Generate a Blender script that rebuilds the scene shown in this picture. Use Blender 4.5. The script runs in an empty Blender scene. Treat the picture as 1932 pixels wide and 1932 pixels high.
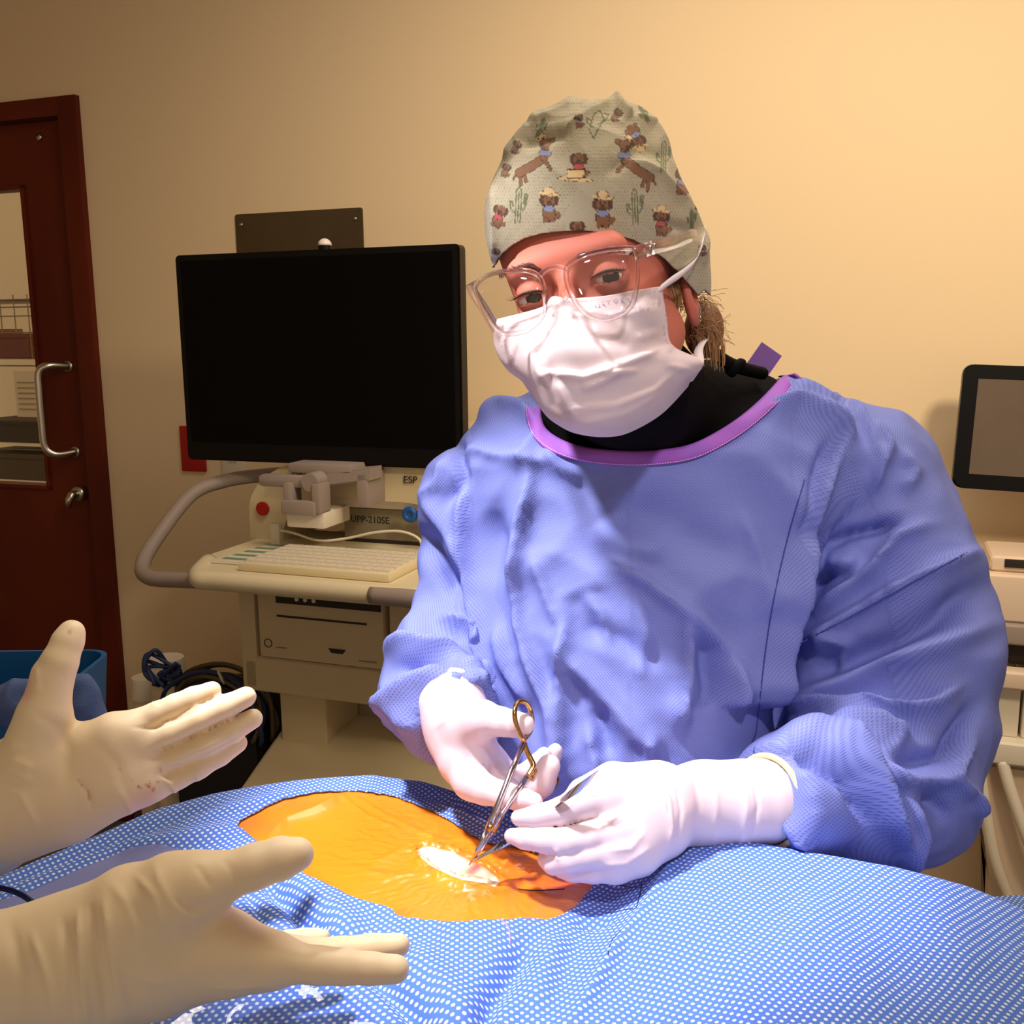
import bpy, bmesh, math, random
import numpy as np
from mathutils import Vector, Matrix, noise
from mathutils.bvhtree import BVHTree
R=math.radians
SC=bpy.context.scene; COL=SC.collection
# ---------------- camera ----------------
F=1932.; _p=R(10); _r=R(.6)
CAM=np.array([0,0,1.45])
fw=np.array([0,math.cos(_p),-math.sin(_p)]); _u=np.array([0,math.sin(_p),math.cos(_p)]); _x=np.array([1.,0,0])
rt=_x*math.cos(_r)-_u*math.sin(_r); up=_u*math.cos(_r)+_x*math.sin(_r)
cd=bpy.data.cameras.new('camera'); cam=bpy.data.objects.new('camera',cd); COL.objects.link(cam)
cd.sensor_width=36; cd.lens=36; cd.clip_start=.05
M=Matrix(((rt[0],up[0],-fw[0],CAM[0]),(rt[1],up[1],-fw[1],CAM[1]),(rt[2],up[2],-fw[2],CAM[2]),(0,0,0,1)))
cam.matrix_world=M; SC.camera=cam
SC.view_settings.view_transform='Standard'; SC.view_settings.look='None'
SC.view_settings.gamma=1; SC.view_settings.use_curve_mapping=False
SC.view_settings.exposure=0.0
# ---------------- light ----------------
w=bpy.data.worlds.new('world'); SC.world=w; w.use_nodes=True
w.node_tree.nodes['Background'].inputs[0].default_value=(1.0,.80,.60,1)
w.node_tree.nodes['Background'].inputs[1].default_value=.50
def light(name,kind,loc,aim,energy,color,**k):
    l=bpy.data.lights.new(name,kind); l.energy=energy; l.color=color
    for a,b in k.items(): setattr(l,a,b)
    o=bpy.data.objects.new(name,l); COL.objects.link(o); o.location=loc
    o.rotation_euler=(Vector(aim)-Vector(loc)).to_track_quat('-Z','Y').to_euler(); return o
light('overhead_fill_light','AREA',(.3,1.2,2.65),(.0,.9,0),20,(1,.86,.70),shape='RECTANGLE',size=1.2,size_y=.6)  # unseen area lamp added overhead to make the room light more directional
light('surgical_lamp_light','SPOT',(-.42,.62,2.3),(.03,.77,1.05),128,(1,.94,.97),spot_size=R(25),spot_blend=.35,shadow_soft_size=.05)
light('second_surgical_lamp_light','SPOT',(.30,-.15,2.3),(.14,.90,1.12),34,(1,.87,.95),spot_size=R(27),spot_blend=.7,shadow_soft_size=.05)
light('wall_wash_light','SPOT',(.9,.3,2.4),(.62,2.3,1.45),105,(1,.80,.55),spot_size=R(78),spot_blend=1.0,shadow_soft_size=.15)
# ---------------- helpers ----------------
def lin(c):
    c=c/255.; return c/12.92 if c<=.04045 else ((c+.055)/1.055)**2.4
def rgb(r,g,b): return (lin(r),lin(g),lin(b),1)
MATS={}
def mat(name,col,rough=.6,metal=0,bump=None,var=None,trans=0,ior=1.45,emit=None,coat=0,sss=0,sheen=0,spec=.5):
    """bump=(scale,strength,distance,detail)  var=(scale,colour2,amount) noise mottling"""
    m=bpy.data.materials.new(name); m.use_nodes=True; N=m.node_tree.nodes; L=m.node_tree.links
    b=N['Principled BSDF']; b.inputs['Base Color'].default_value=col; b.inputs['Roughness'].default_value=rough
    b.inputs['Metallic'].default_value=metal; b.inputs['Transmission Weight'].default_value=trans; b.inputs['IOR'].default_value=ior
    b.inputs['Coat Weight'].default_value=coat; b.inputs['Specular IOR Level'].default_value=spec
    if sss:
        b.inputs['Subsurface Weight'].default_value=sss; b.inputs['Subsurface Radius'].default_value=(.012,.006,.004); b.inputs['Subsurface Scale'].default_value=1
    if sheen: b.inputs['Sheen Weight'].default_value=sheen
    if emit: b.inputs['Emission Color'].default_value=emit[0]; b.inputs['Emission Strength'].default_value=emit[1]
    tc=N.new('ShaderNodeTexCoord')
    if var:
        n=N.new('ShaderNodeTexNoise'); n.inputs['Scale'].default_value=var[0]; n.inputs['Detail'].default_value=6
        mx=N.new('ShaderNodeMix'); mx.data_type='RGBA'; mx.inputs[6].default_value=col; mx.inputs[7].default_value=var[1]
        mr=N.new('ShaderNodeMapRange'); mr.inputs[1].default_value=.35; mr.inputs[2].default_value=.65; mr.inputs[4].default_value=var[2]
        L.new(tc.outputs['Object'],n.inputs['Vector']); L.new(n.outputs['Fac'],mr.inputs[0]); L.new(mr.outputs[0],mx.inputs[0]); L.new(mx.outputs[2],b.inputs['Base Color'])
    if bump:
        n2=N.new('ShaderNodeTexNoise'); n2.inputs['Scale'].default_value=bump[0]; n2.inputs['Detail'].default_value=bump[3] if len(bump)>3 else 4
        bp=N.new('ShaderNodeBump'); bp.inputs['Strength'].default_value=bump[1]; bp.inputs['Distance'].default_value=bump[2]
        L.new(tc.outputs['Object'],n2.inputs['Vector']); L.new(n2.outputs['Fac'],bp.inputs['Height']); L.new(bp.outputs[0],b.inputs['Normal'])
    MATS[name]=m; return m
def P(x,y,D): return CAM+D*(fw+(x-966)/F*rt+(966-y)/F*up)
def pix(q):
    d=q-CAM; D=d@fw; return 966+F*(d@rt)/D, 966-F*(d@up)/D, D
def tag(o,label=None,cat=None,group=None,kind=None):
    if label: o['label']=label
    if cat: o['category']=cat
    if group: o['group']=group
    if kind: o['kind']=kind
    return o
def thing(name,label,cat,loc=(0,0,0),rz=0,group=None):
    o=bpy.data.objects.new(name,None); o.empty_display_size=.05; COL.objects.link(o); o.location=loc; o.rotation_euler=(0,0,rz)
    return tag(o,label,cat,group)
def link(name,me,m,parent=None,smooth=True,label=None):
    o=bpy.data.objects.new(name,me); COL.objects.link(o)
    if m is not None:
        for k in (m if isinstance(m,(list,tuple)) else [m]): me.materials.append(k)
    if smooth: me.polygons.foreach_set('use_smooth',[True]*len(me.polygons))
    if parent is not None: o.parent=parent
    if label: o['label']=label
    return o
def obj(name,bm,m,parent=None,smooth=False,label=None,angle=None):
    me=bpy.data.meshes.new(name); bmesh.ops.recalc_face_normals(bm,faces=bm.faces); bm.to_mesh(me); bm.free()
    o=link(name,me,m,parent,smooth or angle is not None,label)
    if angle is not None: me.set_sharp_from_angle(angle=R(angle))
    return o
def npmesh(name,V,Fq,m,parent=None,smooth=True,label=None):
    me=bpy.data.meshes.new(name); V=np.asarray(V,dtype=np.float32)
    if isinstance(Fq,np.ndarray):
        k=Fq.shape[1]; me.vertices.add(len(V)); me.vertices.foreach_set('co',V.ravel())
        me.loops.add(Fq.size); me.loops.foreach_set('vertex_index',Fq.astype(np.int32).ravel())
        me.polygons.add(len(Fq)); me.polygons.foreach_set('loop_start',np.arange(0,Fq.size,k,dtype=np.int32))
        me.update(calc_edges=True)
    else: me.from_pydata(V.tolist(),[],Fq)
    me.validate(); return link(name,me,m,parent,smooth,label)
def box(bm,x0,x1,y0,y1,z0,z1,bev=0,seg=2):
    r=bmesh.ops.create_cube(bm,size=1); vs=r['verts']
    for v in vs: v.co=Vector(((x0+x1)/2+v.co.x*(x1-x0),(y0+y1)/2+v.co.y*(y1-y0),(z0+z1)/2+v.co.z*(z1-z0)))
    if bev>0:
        es=list({e for v in vs for e in v.link_edges}); bmesh.ops.bevel(bm,geom=es,offset=bev,segments=seg,affect='EDGES',profile=.6)
    return bm
def tube(bm,pts,r,seg=12,closed=False,cap=True,flat=1.0):
    pts=[Vector(p) for p in pts]; n=len(pts); rs=r if isinstance(r,(list,tuple)) else [r]*n
    T=[]
    for i in range(n):
        a=pts[(i-1)%n] if (closed or i>0) else pts[i]; b=pts[(i+1)%n] if (closed or i<n-1) else pts[i]
        T.append((b-a).normalized())
    ref=Vector((0,0,1)) if abs(T[0].z)<.9 else Vector((1,0,0)); nrm=(ref-T[0]*ref.dot(T[0])).normalized()
    rings=[]
    for i in range(n):
        nrm=(nrm-T[i]*nrm.dot(T[i])).normalized(); bn=T[i].cross(nrm)
        rings.append([bm.verts.new(pts[i]+(nrm*math.cos(2*math.pi*k/seg)+bn*math.sin(2*math.pi*k/seg)*flat)*rs[i]) for k in range(seg)])
    for i in range(n if closed else n-1):
        a=rings[i]; b=rings[(i+1)%n]
        for k in range(seg): bm.faces.new((a[k],a[(k+1)%seg],b[(k+1)%seg],b[k]))
    if cap and not closed: bm.faces.new(rings[0][::-1]); bm.faces.new(rings[-1])
    return bm
def cyl(bm,p0,p1,r0,r1=None,seg=20): return tube(bm,[p0,p1],[r0,r0 if r1 is None else r1],seg)
def smooth_path(pts,n=8,closed=False):
    pts=[np.array(p,float) for p in pts]; m=len(pts); out=[]
    for i in range(m if closed else m-1):
        p0=pts[(i-1)%m] if (closed or i>0) else pts[i]; p1=pts[i]; p2=pts[(i+1)%m]; p3=pts[(i+2)%m] if (closed or i+2<m) else p2
        for k in range(n):
            t=k/n; out.append(.5*((2*p1)+(-p0+p2)*t+(2*p0-5*p1+4*p2-p3)*t*t+(-p0+3*p1-3*p2+p3)*t**3))
    if not closed: out.append(pts[-1])
    return out
def prism(bm,poly,axis,a,b,bev=0):
    """extrude a 2D polygon along axis ('x','y','z') from a to b"""
    def mk(p,t): return {'x':Vector((t,p[0],p[1])),'y':Vector((p[0],t,p[1])),'z':Vector((p[0],p[1],t))}[axis]
    A=[bm.verts.new(mk(p,a)) for p in poly]; B=[bm.verts.new(mk(p,b)) for p in poly]; n=len(poly)
    fs=[bm.faces.new(A),bm.faces.new(B[::-1])]
    for i in range(n): fs.append(bm.faces.new((A[i],B[i],B[(i+1)%n],A[(i+1)%n])))
    if bev>0:
        es=list({e for f in fs[:2] for e in f.edges}); bmesh.ops.bevel(bm,geom=es,offset=bev,segments=2,affect='EDGES')
    return bm
def rrect(x0,x1,y0,y1,r,n=5):
    o=[]
    for cx,cy,a in ((x1-r,y1-r,0),(x0+r,y1-r,90),(x0+r,y0+r,180),(x1-r,y0+r,270)):
        for k in range(n+1):
            t=R(a+90*k/n); o.append((cx+r*math.cos(t),cy+r*math.sin(t)))
    return o
def text(name,body,size,m,parent,loc,rot,ext=.0004,mw=None):
    c=bpy.data.curves.new(name,'FONT'); c.body=body; c.size=size; c.extrude=ext; c.align_x='CENTER'; c.align_y='CENTER'
    t=bpy.data.objects.new('tmp',c); COL.objects.link(t); dg=bpy.context.evaluated_depsgraph_get(); me=bpy.data.meshes.new_from_object(t.evaluated_get(dg)); bpy.data.objects.remove(t)
    me.materials.clear(); o=link(name,me,m,parent,False)
    if mw is not None: me.transform(mw)
    else: o.location=loc; o.rotation_euler=rot
    return o
# wall frame: u runs to the right along the back wall, v out from it
TH=R(20); WA=np.array([math.cos(TH),-math.sin(TH),0]); WN=np.array([-math.sin(TH),-math.cos(TH),0]); WO=np.array([0,2.48,0])
def wthing(name,u,v,z,label,cat,group=None,rz=0):
    q=WO+u*WA+v*WN; return thing(name,label,cat,(q[0],q[1],z),-TH+rz,group)
def wempty_struct(name):
    o=bpy.data.objects.new(name,None); COL.objects.link(o); o.location=WO; o.rotation_euler=(0,0,-TH); o['kind']='structure'; return o
# ---------------- materials ----------------
wall_m=mat('wall_paint',rgb(238,214,176),.75,bump=(260,.12,.002,3),spec=.25)
floor_m=mat('floor_vinyl',rgb(120,112,100),.4,var=(30,rgb(100,94,85),.6))
ceil_m=mat('ceiling_paint',rgb(225,215,195),.8,bump=(120,.2,.002))
wood_m=mat('mahogany_veneer',rgb(104,36,16),.42,var=(3,rgb(84,24,10),.8),bump=(40,.08,.001),spec=.3)
_wn=wood_m.node_tree
steel_m=mat('brushed_steel',rgb(205,198,185),.28,1,bump=(300,.05,.0005))
black_m=mat('black_plastic',rgb(9,8,8),.35,spec=.25)
scr_m=mat('dark_screen',rgb(4,4,4),.22,spec=.12)
cream_m=mat('cream_plastic',rgb(226,212,176),.45,bump=(400,.05,.0005),spec=.3)
cream2_m=mat('aged_cream_plastic',rgb(214,198,160),.5,bump=(400,.05,.0005),spec=.3)
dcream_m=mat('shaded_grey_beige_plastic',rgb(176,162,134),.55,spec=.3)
mauve_m=mat('mauve_grey_plastic',rgb(158,143,134),.5,spec=.3)
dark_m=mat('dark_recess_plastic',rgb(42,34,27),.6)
red_m=mat('red_plastic',rgb(170,22,16),.45)
ink_m=mat('dark_ink',rgb(46,42,40),.6)
whitep_m=mat('white_plastic',rgb(232,222,202),.45)
blue_m=mat('blue_plastic',rgb(32,88,160),.35)
orange_m=mat('orange_plastic',rgb(214,128,50),.4)
glass_m=mat('door_glass',(.9,.95,.92,1),.02,trans=1,ior=1.2)
# ---------------- structure ----------------
def struct(name,bm,m,parent=None,**k):
    o=obj(name,bm,m,parent,**k)
    if parent is None: o['kind']='structure'
    return o
b=bmesh.new(); box(b,-3.2,3.2,-1.6,3.9,-.1,0); struct('floor',b,floor_m)
b=bmesh.new(); box(b,-3.2,3.2,-1.6,3.9,2.75,2.85); struct('ceiling',b,ceil_m)
b=bmesh.new(); box(b,-3.3,-3.2,-1.6,3.9,0,2.75); struct('wall_left',b,wall_m)
b=bmesh.new(); box(b,3.2,3.3,-1.6,3.9,0,2.75); struct('wall_right',b,wall_m)
# back wall with the doorway cut out
ws=wempty_struct('wall_back')
b=bmesh.new()
for x0,x1,z0,z1 in ((-3.1,-2.22,0,2.75),(-2.22,-1.222,2.085,2.75),(-1.222,2.6,0,2.75)): box(b,x0,x1,0,.12,z0,z1)
bmesh.ops.remove_doubles(b,verts=b.verts,dist=1e-5)
obj('plaster',b,wall_m,ws)
# door frame and leaf
ds=wempty_struct('door_1')
b=bmesh.new()
box(b,-1.285,-1.222,-.018,.10,0,2.085,.004); box(b,-2.22,-2.157,-.018,.10,0,2.085,.004); box(b,-2.16,-1.282,-.018,.10,2.035,2.085,.004)
obj('door_frame',b,wood_m,ds,angle=40)
b=bmesh.new()  # leaf with window opening u -2.0..-1.447, z 1.005..1.868
yl0,yl1=.012,.052
for x0,x1,z0,z1 in ((-2.155,-2.02,.01,2.03),(-1.447,-1.29,.01,2.03),(-2.02,-1.447,.01,1.005),(-2.02,-1.447,1.868,2.03)): box(b,x0,x1,yl0,yl1,z0,z1)
bmesh.ops.remove_doubles(b,verts=b.verts,dist=1e-5)
obj('door_leaf',b,wood_m,ds)
b=bmesh.new()
for x0,x1,z0,z1 in ((-2.02,-2.008,1.005,1.868),(-1.459,-1.447,1.005,1.868),(-2.02,-1.447,1.005,1.017),(-2.02,-1.447,1.856,1.868)): box(b,x0,x1,.004,.056,z0,z1,.002)
obj('glazing_bead',b,wood_m,ds)
b=bmesh.new(); box(b,-2.01,-1.457,.028,.034,1.015,1.858); obj('pane',b,glass_m,ds)
b=bmesh.new(); pts=smooth_path([(-1.345,.012,1.365),(-1.372,-.035,1.368),(-1.392,-.052,1.35),(-1.394,-.055,1.30),(-1.394,-.055,1.20),(-1.392,-.052,1.14),(-1.372,-.035,1.117),(-1.345,.012,1.12)],6)
tube(b,pts,.0115,14); cyl(b,(-1.345,.014,1.365),(-1.345,.006,1.365),.016); cyl(b,(-1.345,.014,1.12),(-1.345,.006,1.12),.016)
obj('door_handle',b,steel_m,ds,smooth=True)
b=bmesh.new(); cyl(b,(-1.335,.012,1.0),(-1.335,-.012,1.0),.023,.02,24); tube(b,[(-1.335,-.012,1.0),(-1.335,-.03,1.0),(-1.34,-.036,.985),(-1.345,-.036,.965)],[.012,.012,.011,.008],12); obj('lock',b,steel_m,ds,smooth=True)
b=bmesh.new(); cyl(b,(-1.378,.012,1.99),(-1.378,.006,1.99),.010,.008,16); obj('stud',b,steel_m,ds,smooth=True)
b=bmesh.new(); box(b,-1.222,2.6,-.012,.0,0,.10,.003); o=obj('baseboard_back',b,mat('rubber_base',rgb(90,72,60),.6),None); o['kind']='structure'; o.location=WO; o.rotation_euler=(0,0,-TH)
# corridor seen through the pane
cs=wempty_struct('wall_corridor')
b=bmesh.new(); box(b,-4.2,-.6,1.65,1.72,0,2.75); box(b,-.68,-.6,.12,1.65,0,2.75); obj('plaster',b,wall_m,cs)
light('corridor_light','AREA',tuple(WO+WA*-1.7+WN*-.7+np.array([0,0,2.6])),tuple(WO+WA*-1.8+WN*-1.0+np.array([0,0,1])),7,(1,.82,.6),size=.6)
wire_m=mat('chrome_wire',rgb(150,140,120),.35,.8)
t=wthing('wire_shelf_unit',-2.84,-1.2,0,'chrome wire shelf unit with boxes, seen through the door window','shelf')
for x in (-.5,.45):
    for y in (-.18,.2): b=bmesh.new(); cyl(b,(x,y,0),(x,y,1.62),.012,seg=8); obj('post',b,wire_m,t,smooth=True)
for z in (.85,1.01,1.36,1.6):
    b=bmesh.new()
    for y in np.linspace(-.18,.2,8): tube(b,[(-.5,y,z),(.45,y,z)],.003,6)
    tube(b,[(-.5,-.18,z-.03),(.45,-.18,z-.03)],.003,6)
    obj('shelf',b,wire_m,t)
b=bmesh.new()
for x in np.linspace(-.5,.45,14): tube(b,[(x,-.19,1.36),(x,-.19,1.62)],.0025,6)
for z in np.linspace(1.40,1.60,4): tube(b,[(-.5,-.19,z),(.45,-.19,z)],.0025,6)
obj('wire_basket',b,wire_m,t)
paper_m=mat('paper_sheet',rgb(226,214,190),.7)
def wbox(name,u,v,z,sx,sy,sz,m,label,cat,group=None,bev=.003,rz=0):
    t=wthing(name,u,v,z,label,cat,group,rz); b=bmesh.new(); box(b,-sx/2,sx/2,-sy/2,sy/2,0,sz,bev); obj('box_body',b,m,t)
    b=bmesh.new(); box(b,-sx/2*.99,sx/2*.99,-sy/2*1.01,-sy/2*.985,sz*.80,sz*.82); obj('lid_seam',b,dark_m,t); return t
wbox('storage_box',-2.60,-1.12,1.363,.25,.24,.10,mat('rose_card',rgb(120,70,60),.7),'dull red box on the wire shelf behind the door window','box')
wbox('storage_box',-2.78,-1.12,1.363,.10,.24,.12,mat('tan_card',rgb(150,96,80),.7),'small brownish box left of the dull red box behind the door','box')
wbox('storage_bin',-2.60,-1.12,1.013,.40,.26,.09,mat('dark_bin',rgb(60,48,36),.6),'dark bin on the middle wire shelf behind the door window','box')
wbox('storage_bin',-2.62,-1.12,.853,.46,.26,.11,mat('brown_bin',rgb(84,66,46),.6),'brown bin on the lowest wire shelf behind the door window','box')
t=wthing('notice_sheet',-2.50,-1.0,1.12,'white notice sheet hanging from the wire shelf behind the door','paper')
b=bmesh.new(); box(b,-.06,.09,-.002,0,0,.19); obj('sheet',b,paper_m,t)
b=bmesh.new(); box(b,-.045,.07,-.0035,-.002,.03,.034)
for k in range(6):
    b=bmesh.new(); box(b,-.045,.07,-.0035,-.002,.03+k*.022,.035+k*.022); obj('print_line',b,mauve_m,t)
# wall plate, switch, red plate
t=wthing('wall_cover_plate',-.567,0,1.60,'grey steel cover plate screwed to the wall above the large black monitor','plate')
b=bmesh.new(); prism(b,rrect(-.183,.185,-.09,.154,.006),'y',-.004,0); obj('plate_sheet',b,mat('grey_metal_plate',rgb(92,78,56),.35,.6,var=(3,rgb(112,100,78),.7)),t)
for x in (-.165,.165):
    b=bmesh.new(); cyl(b,(x,-.004,.128),(x,-.007,.128),.006,.004,12); obj('screw',b,steel_m,t,smooth=True)
t=wthing('red_wall_plate',-.925,0,1.08,'red emergency power plate on the wall below the monitor corner','plate')
b=bmesh.new(); box(b,-.04,.038,-.008,0,0,.125,.003); obj('plate_body',b,red_m,t,angle=40)
t=wthing('light_switch',-.797,0,1.075,'cream wall switch plate between the red plate and the workstation','switch')
b=bmesh.new(); box(b,-.037,.037,-.007,0,0,.118,.003); obj('plate_body',b,whitep_m,t,angle=40)
b=bmesh.new(); box(b,-.006,.006,-.018,-.007,.05,.072,.002); obj('toggle',b,whitep_m,t)
b=bmesh.new(); box(b,-.012,.012,-.009,-.007,.035,.09,.001); obj('toggle_frame',b,cream2_m,t)
# ---------------- imaging workstation against the wall ----------------
U0,V0=-.2,.45
def Lx(u): return u-U0+.035
def Ly(v): return V0-v
ws_t=wthing('imaging_workstation',U0,V0,0,'cream imaging workstation cart against the wall with arched hood and grey tube handles','cart')
def wb(name,u0,u1,v0,v1,z0,z1,m,bev=.008,parent=None,label=None):
    b=bmesh.new(); box(b,Lx(u0),Lx(u1),Ly(v1),Ly(v0),z0,z1,bev,3); return obj(name,b,m,parent or ws_t,angle=35,label=label)
# cabinet: open front frame round the printer
b=bmesh.new()
for a in ((-.455,-.415,.10,.55,.70,.965),(-.10,.16,.10,.55,.70,.965),(-.42,-.09,.10,.16,.72,.965)): box(b,Lx(a[0]),Lx(a[1]),Ly(a[3]),Ly(a[2]),a[4],a[5],.006,2)
box(b,Lx(-.455),Lx(.16),Ly(.55),Ly(.10),.695,.775,.012,3)
obj('cabinet',b,cream2_m,ws_t,angle=35)
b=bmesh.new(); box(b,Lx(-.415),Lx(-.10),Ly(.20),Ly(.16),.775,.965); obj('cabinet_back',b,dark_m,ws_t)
b=bmesh.new(); box(b,Lx(-.10)+.115,Lx(-.10)+.118,Ly(.553),Ly(.545),.71,.96); obj('panel_seam',b,dark_m,ws_t)
wb('column',-.40,-.285,.10,.50,.16,.71,cream2_m,.01)
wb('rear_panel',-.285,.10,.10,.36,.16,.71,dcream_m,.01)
# base: sloping shroud
b=bmesh.new(); prism(b,[(Ly(.72),.13),(Ly(.72),.44),(Ly(.66),.50),(Ly(.46),.585),(Ly(.08),.60),(Ly(.08),.13)],'x',Lx(-.43),Lx(.12),.018); obj('base_shroud',b,cream_m,ws_t,angle=35)
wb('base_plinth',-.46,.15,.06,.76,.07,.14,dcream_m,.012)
for (u,v) in ((-.40,.68),(.10,.68),(-.40,.14),(.10,.14)):
    b=bmesh.new(); cyl(b,(Lx(u)-.015,Ly(v),.04),(Lx(u)+.015,Ly(v),.04),.04,seg=20); obj('caster',b,dark_m,ws_t,angle=40)
# table
b=bmesh.new(); prism(b,[(Lx(-.40),Ly(.755)),(Lx(.10),Ly(.755)),(Lx(.17),Ly(.60)),(Lx(.17),Ly(.28)),(Lx(-.50),Ly(.28)),(Lx(-.50),Ly(.60))],'z',.972,1.0,.010); obj('table_top',b,cream_m,ws_t,angle=35)
b=bmesh.new(); tube(b,smooth_path([(Lx(-.47),Ly(.62),.990),(Lx(-.41),Ly(.735),.990),(Lx(-.34),Ly(.745),.990),(Lx(-.02),Ly(.745),.990),(Lx(.06),Ly(.745),.990)],6),.019,14); obj('front_bolster',b,cream_m,ws_t,smooth=True)
# handles
b=bmesh.new(); tube(b,smooth_path([(Lx(-.40),Ly(.30),1.14),(Lx(-.50),Ly(.36),1.135),(Lx(-.575),Ly(.40),1.125),(Lx(-.625),Ly(.46),1.10),(Lx(-.645),Ly(.56),1.02),(Lx(-.63),Ly(.63),.975),(Lx(-.57),Ly(.68),.965),(Lx(-.48),Ly(.70),.972),(Lx(-.40),Ly(.72),.98)],7),.0155,14)
obj('tube_handle',b,mauve_m,ws_t,smooth=True)
b=bmesh.new(); tube(b,smooth_path([(Lx(-.03),Ly(.750),.99),(Lx(.10),Ly(.755),.99),(Lx(.19),Ly(.75),.985),(Lx(.25),Ly(.66),.99),(Lx(.26),Ly(.5),1.05),(Lx(.2),Ly(.36),1.13),(Lx(.1),Ly(.3),1.14)],7),.017,14)
obj('tube_handle',b,mauve_m,ws_t,smooth=True)
# arched hood
def arch(u0,u1,z0,z1,rr,n=10):
    o=[(Lx(u1),z0)]
    for k in range(n+1):
        a=R(90*k/n); o.append((Lx(u1)-rr+rr*math.cos(a),z1-rr*.62+rr*.62*math.sin(a)))
    for k in range(n+1):
        a=R(90+90*k/n); o.append((Lx(u0)+rr+rr*math.cos(a),z1-rr*.62+rr*.62*math.sin(a)))
    o.append((Lx(u0),z0)); return o
b=bmesh.new()
A=arch(-.505,.09,1.0,1.185,.20); B=arch(-.42,.01,1.0,1.10,.14)
va=[[b.verts.new((p[0],y,p[1])) for p in A] for y in (Ly(.42),Ly(.10))]; vb=[[b.verts.new((p[0],y,p[1])) for p in B] for y in (Ly(.42),Ly(.14))]
n=len(A)
for i in range(n-1):
    b.faces.new((va[0][i],va[0][i+1],vb[0][i+1],vb[0][i])); b.faces.new((va[0][i],va[1][i],va[1][i+1],va[0][i+1])); b.faces.new((vb[0][i],vb[0][i+1],vb[1][i+1],vb[1][i]))
b.faces.new(va[1]); b.faces.new((va[0][0],vb[0][0],vb[0][n-1],va[0][n-1])) if False else None
obj('arched_hood',b,cream2_m,ws_t,angle=35)
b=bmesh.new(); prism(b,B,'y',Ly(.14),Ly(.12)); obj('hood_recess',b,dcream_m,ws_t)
b=bmesh.new(); cyl(b,(Lx(-.467),Ly(.42),1.07),(Lx(-.467),Ly(.426),1.07),.0155,seg=24); obj('red_button',b,red_m,ws_t,angle=40)
text('lettering','OEC Elite',.022,ink_m,ws_t,(Lx(-.345),Ly(.4235),1.146),(R(90),0,0))
text('lettering','ESP',.022,ink_m,ws_t,(Lx(-.105),Ly(.4235),1.148),(R(90),0,0))
# warning stickers inside the hood
b=bmesh.new(); prism(b,[(Lx(-.405),1.055),(Lx(-.389),1.055),(Lx(-.397),1.07)],'y',Ly(.3),Ly(.298)); prism(b,[(Lx(-.378),1.052),(Lx(-.362),1.052),(Lx(-.37),1.066)],'y',Ly(.3),Ly(.298)); obj('warning_sticker',b,mat('yellow_sticker',rgb(200,170,40),.5),ws_t)
b=bmesh.new(); box(b,Lx(-.41),Lx(-.385),Ly(.30),Ly(.298),1.035,1.048); obj('red_sticker',b,red_m,ws_t)
# upper column behind the screen with rounded shoulder
b=bmesh.new(); prism(b,rrect(Lx(-.20),Lx(.19),1.08,1.24,.06,6),'y',Ly(.24),Ly(.06),.01); obj('mast_housing',b,cream2_m,ws_t,angle=35)
b=bmesh.new(); tube(b,smooth_path([(Lx(-.235),Ly(.38),1.10),(Lx(-.235),Ly(.38),1.14),(Lx(-.235),Ly(.37),1.19)],4),[.02]*9,14); box(b,Lx(-.25),Lx(-.14),Ly(.40),Ly(.34),1.09,1.16,.01); obj('mast',b,cream_m,ws_t,angle=40)
# monitor bracket
b=bmesh.new()
box(b,Lx(-.405),Lx(-.27),Ly(.53),Ly(.50),1.137,1.163,.01); cyl(b,(Lx(-.275),Ly(.54),1.153),(Lx(-.275),Ly(.49),1.153),.019,seg=20)
prism(b,[(Lx(-.29),1.135),(Lx(-.16),1.155),(Lx(-.16),1.18),(Lx(-.29),1.165)],'y',Ly(.50),Ly(.44),.003)
box(b,Lx(-.19),Lx(-.165),Ly(.50),Ly(.42),1.10,1.17,.004)
box(b,Lx(-.34),Lx(-.26),Ly(.55),Ly(.53),1.085,1.115,.006); box(b,Lx(-.335),Lx(-.318),Ly(.545),Ly(.50),1.09,1.15,.003); box(b,Lx(-.268),Lx(-.25),Ly(.545),Ly(.50),1.09,1.15,.003)
box(b,Lx(-.35),Lx(-.20),Ly(.50),Ly(.40),1.165,1.185,.004)
obj('monitor_bracket',b,mauve_m,ws_t,angle=40)
b=bmesh.new(); box(b,Lx(-.34),Lx(-.25),Ly(.53),Ly(.42),1.055,1.09,.006); obj('bracket_foot',b,whitep_m,ws_t,angle=40)
# left status pad on the table
b=bmesh.new(); prism(b,[(Lx(-.44),Ly(.66)),(Lx(-.36),Ly(.66)),(Lx(-.34),Ly(.46)),(Lx(-.41),Ly(.46))],'z',1.0,1.006,.002); obj('label_pad',b,whitep_m,ws_t)
b=bmesh.new()
for k in range(5): prism(b,[(Lx(-.425+k*.002),Ly(.64-k*.035)),(Lx(-.365+k*.003),Ly(.64-k*.035)),(Lx(-.365+k*.003),Ly(.625-k*.035)),(Lx(-.425+k*.002),Ly(.625-k*.035))],'z',1.006,1.0066)
obj('green_print',b,mat('green_ink',rgb(120,150,120),.6),ws_t)
# keyboard
kb=wthing('keyboard',-0.135,.60,1.0,'flat cream keyboard lying on the workstation table','keyboard')
b=bmesh.new(); box(b,-.175,.15,-.10,.09,0,.016,.005); obj('keyboard_base',b,cream_m,kb,angle=35)
b=bmesh.new()
for i in range(16):
    for j in range(6): box(b,-.165+i*.0195,-.149+i*.0195,-.085+j*.027,-.064+j*.027,.016,.020)
obj('key',b,whitep_m,kb); bpy.data.objects['key']['kind']='stuff'
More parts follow.
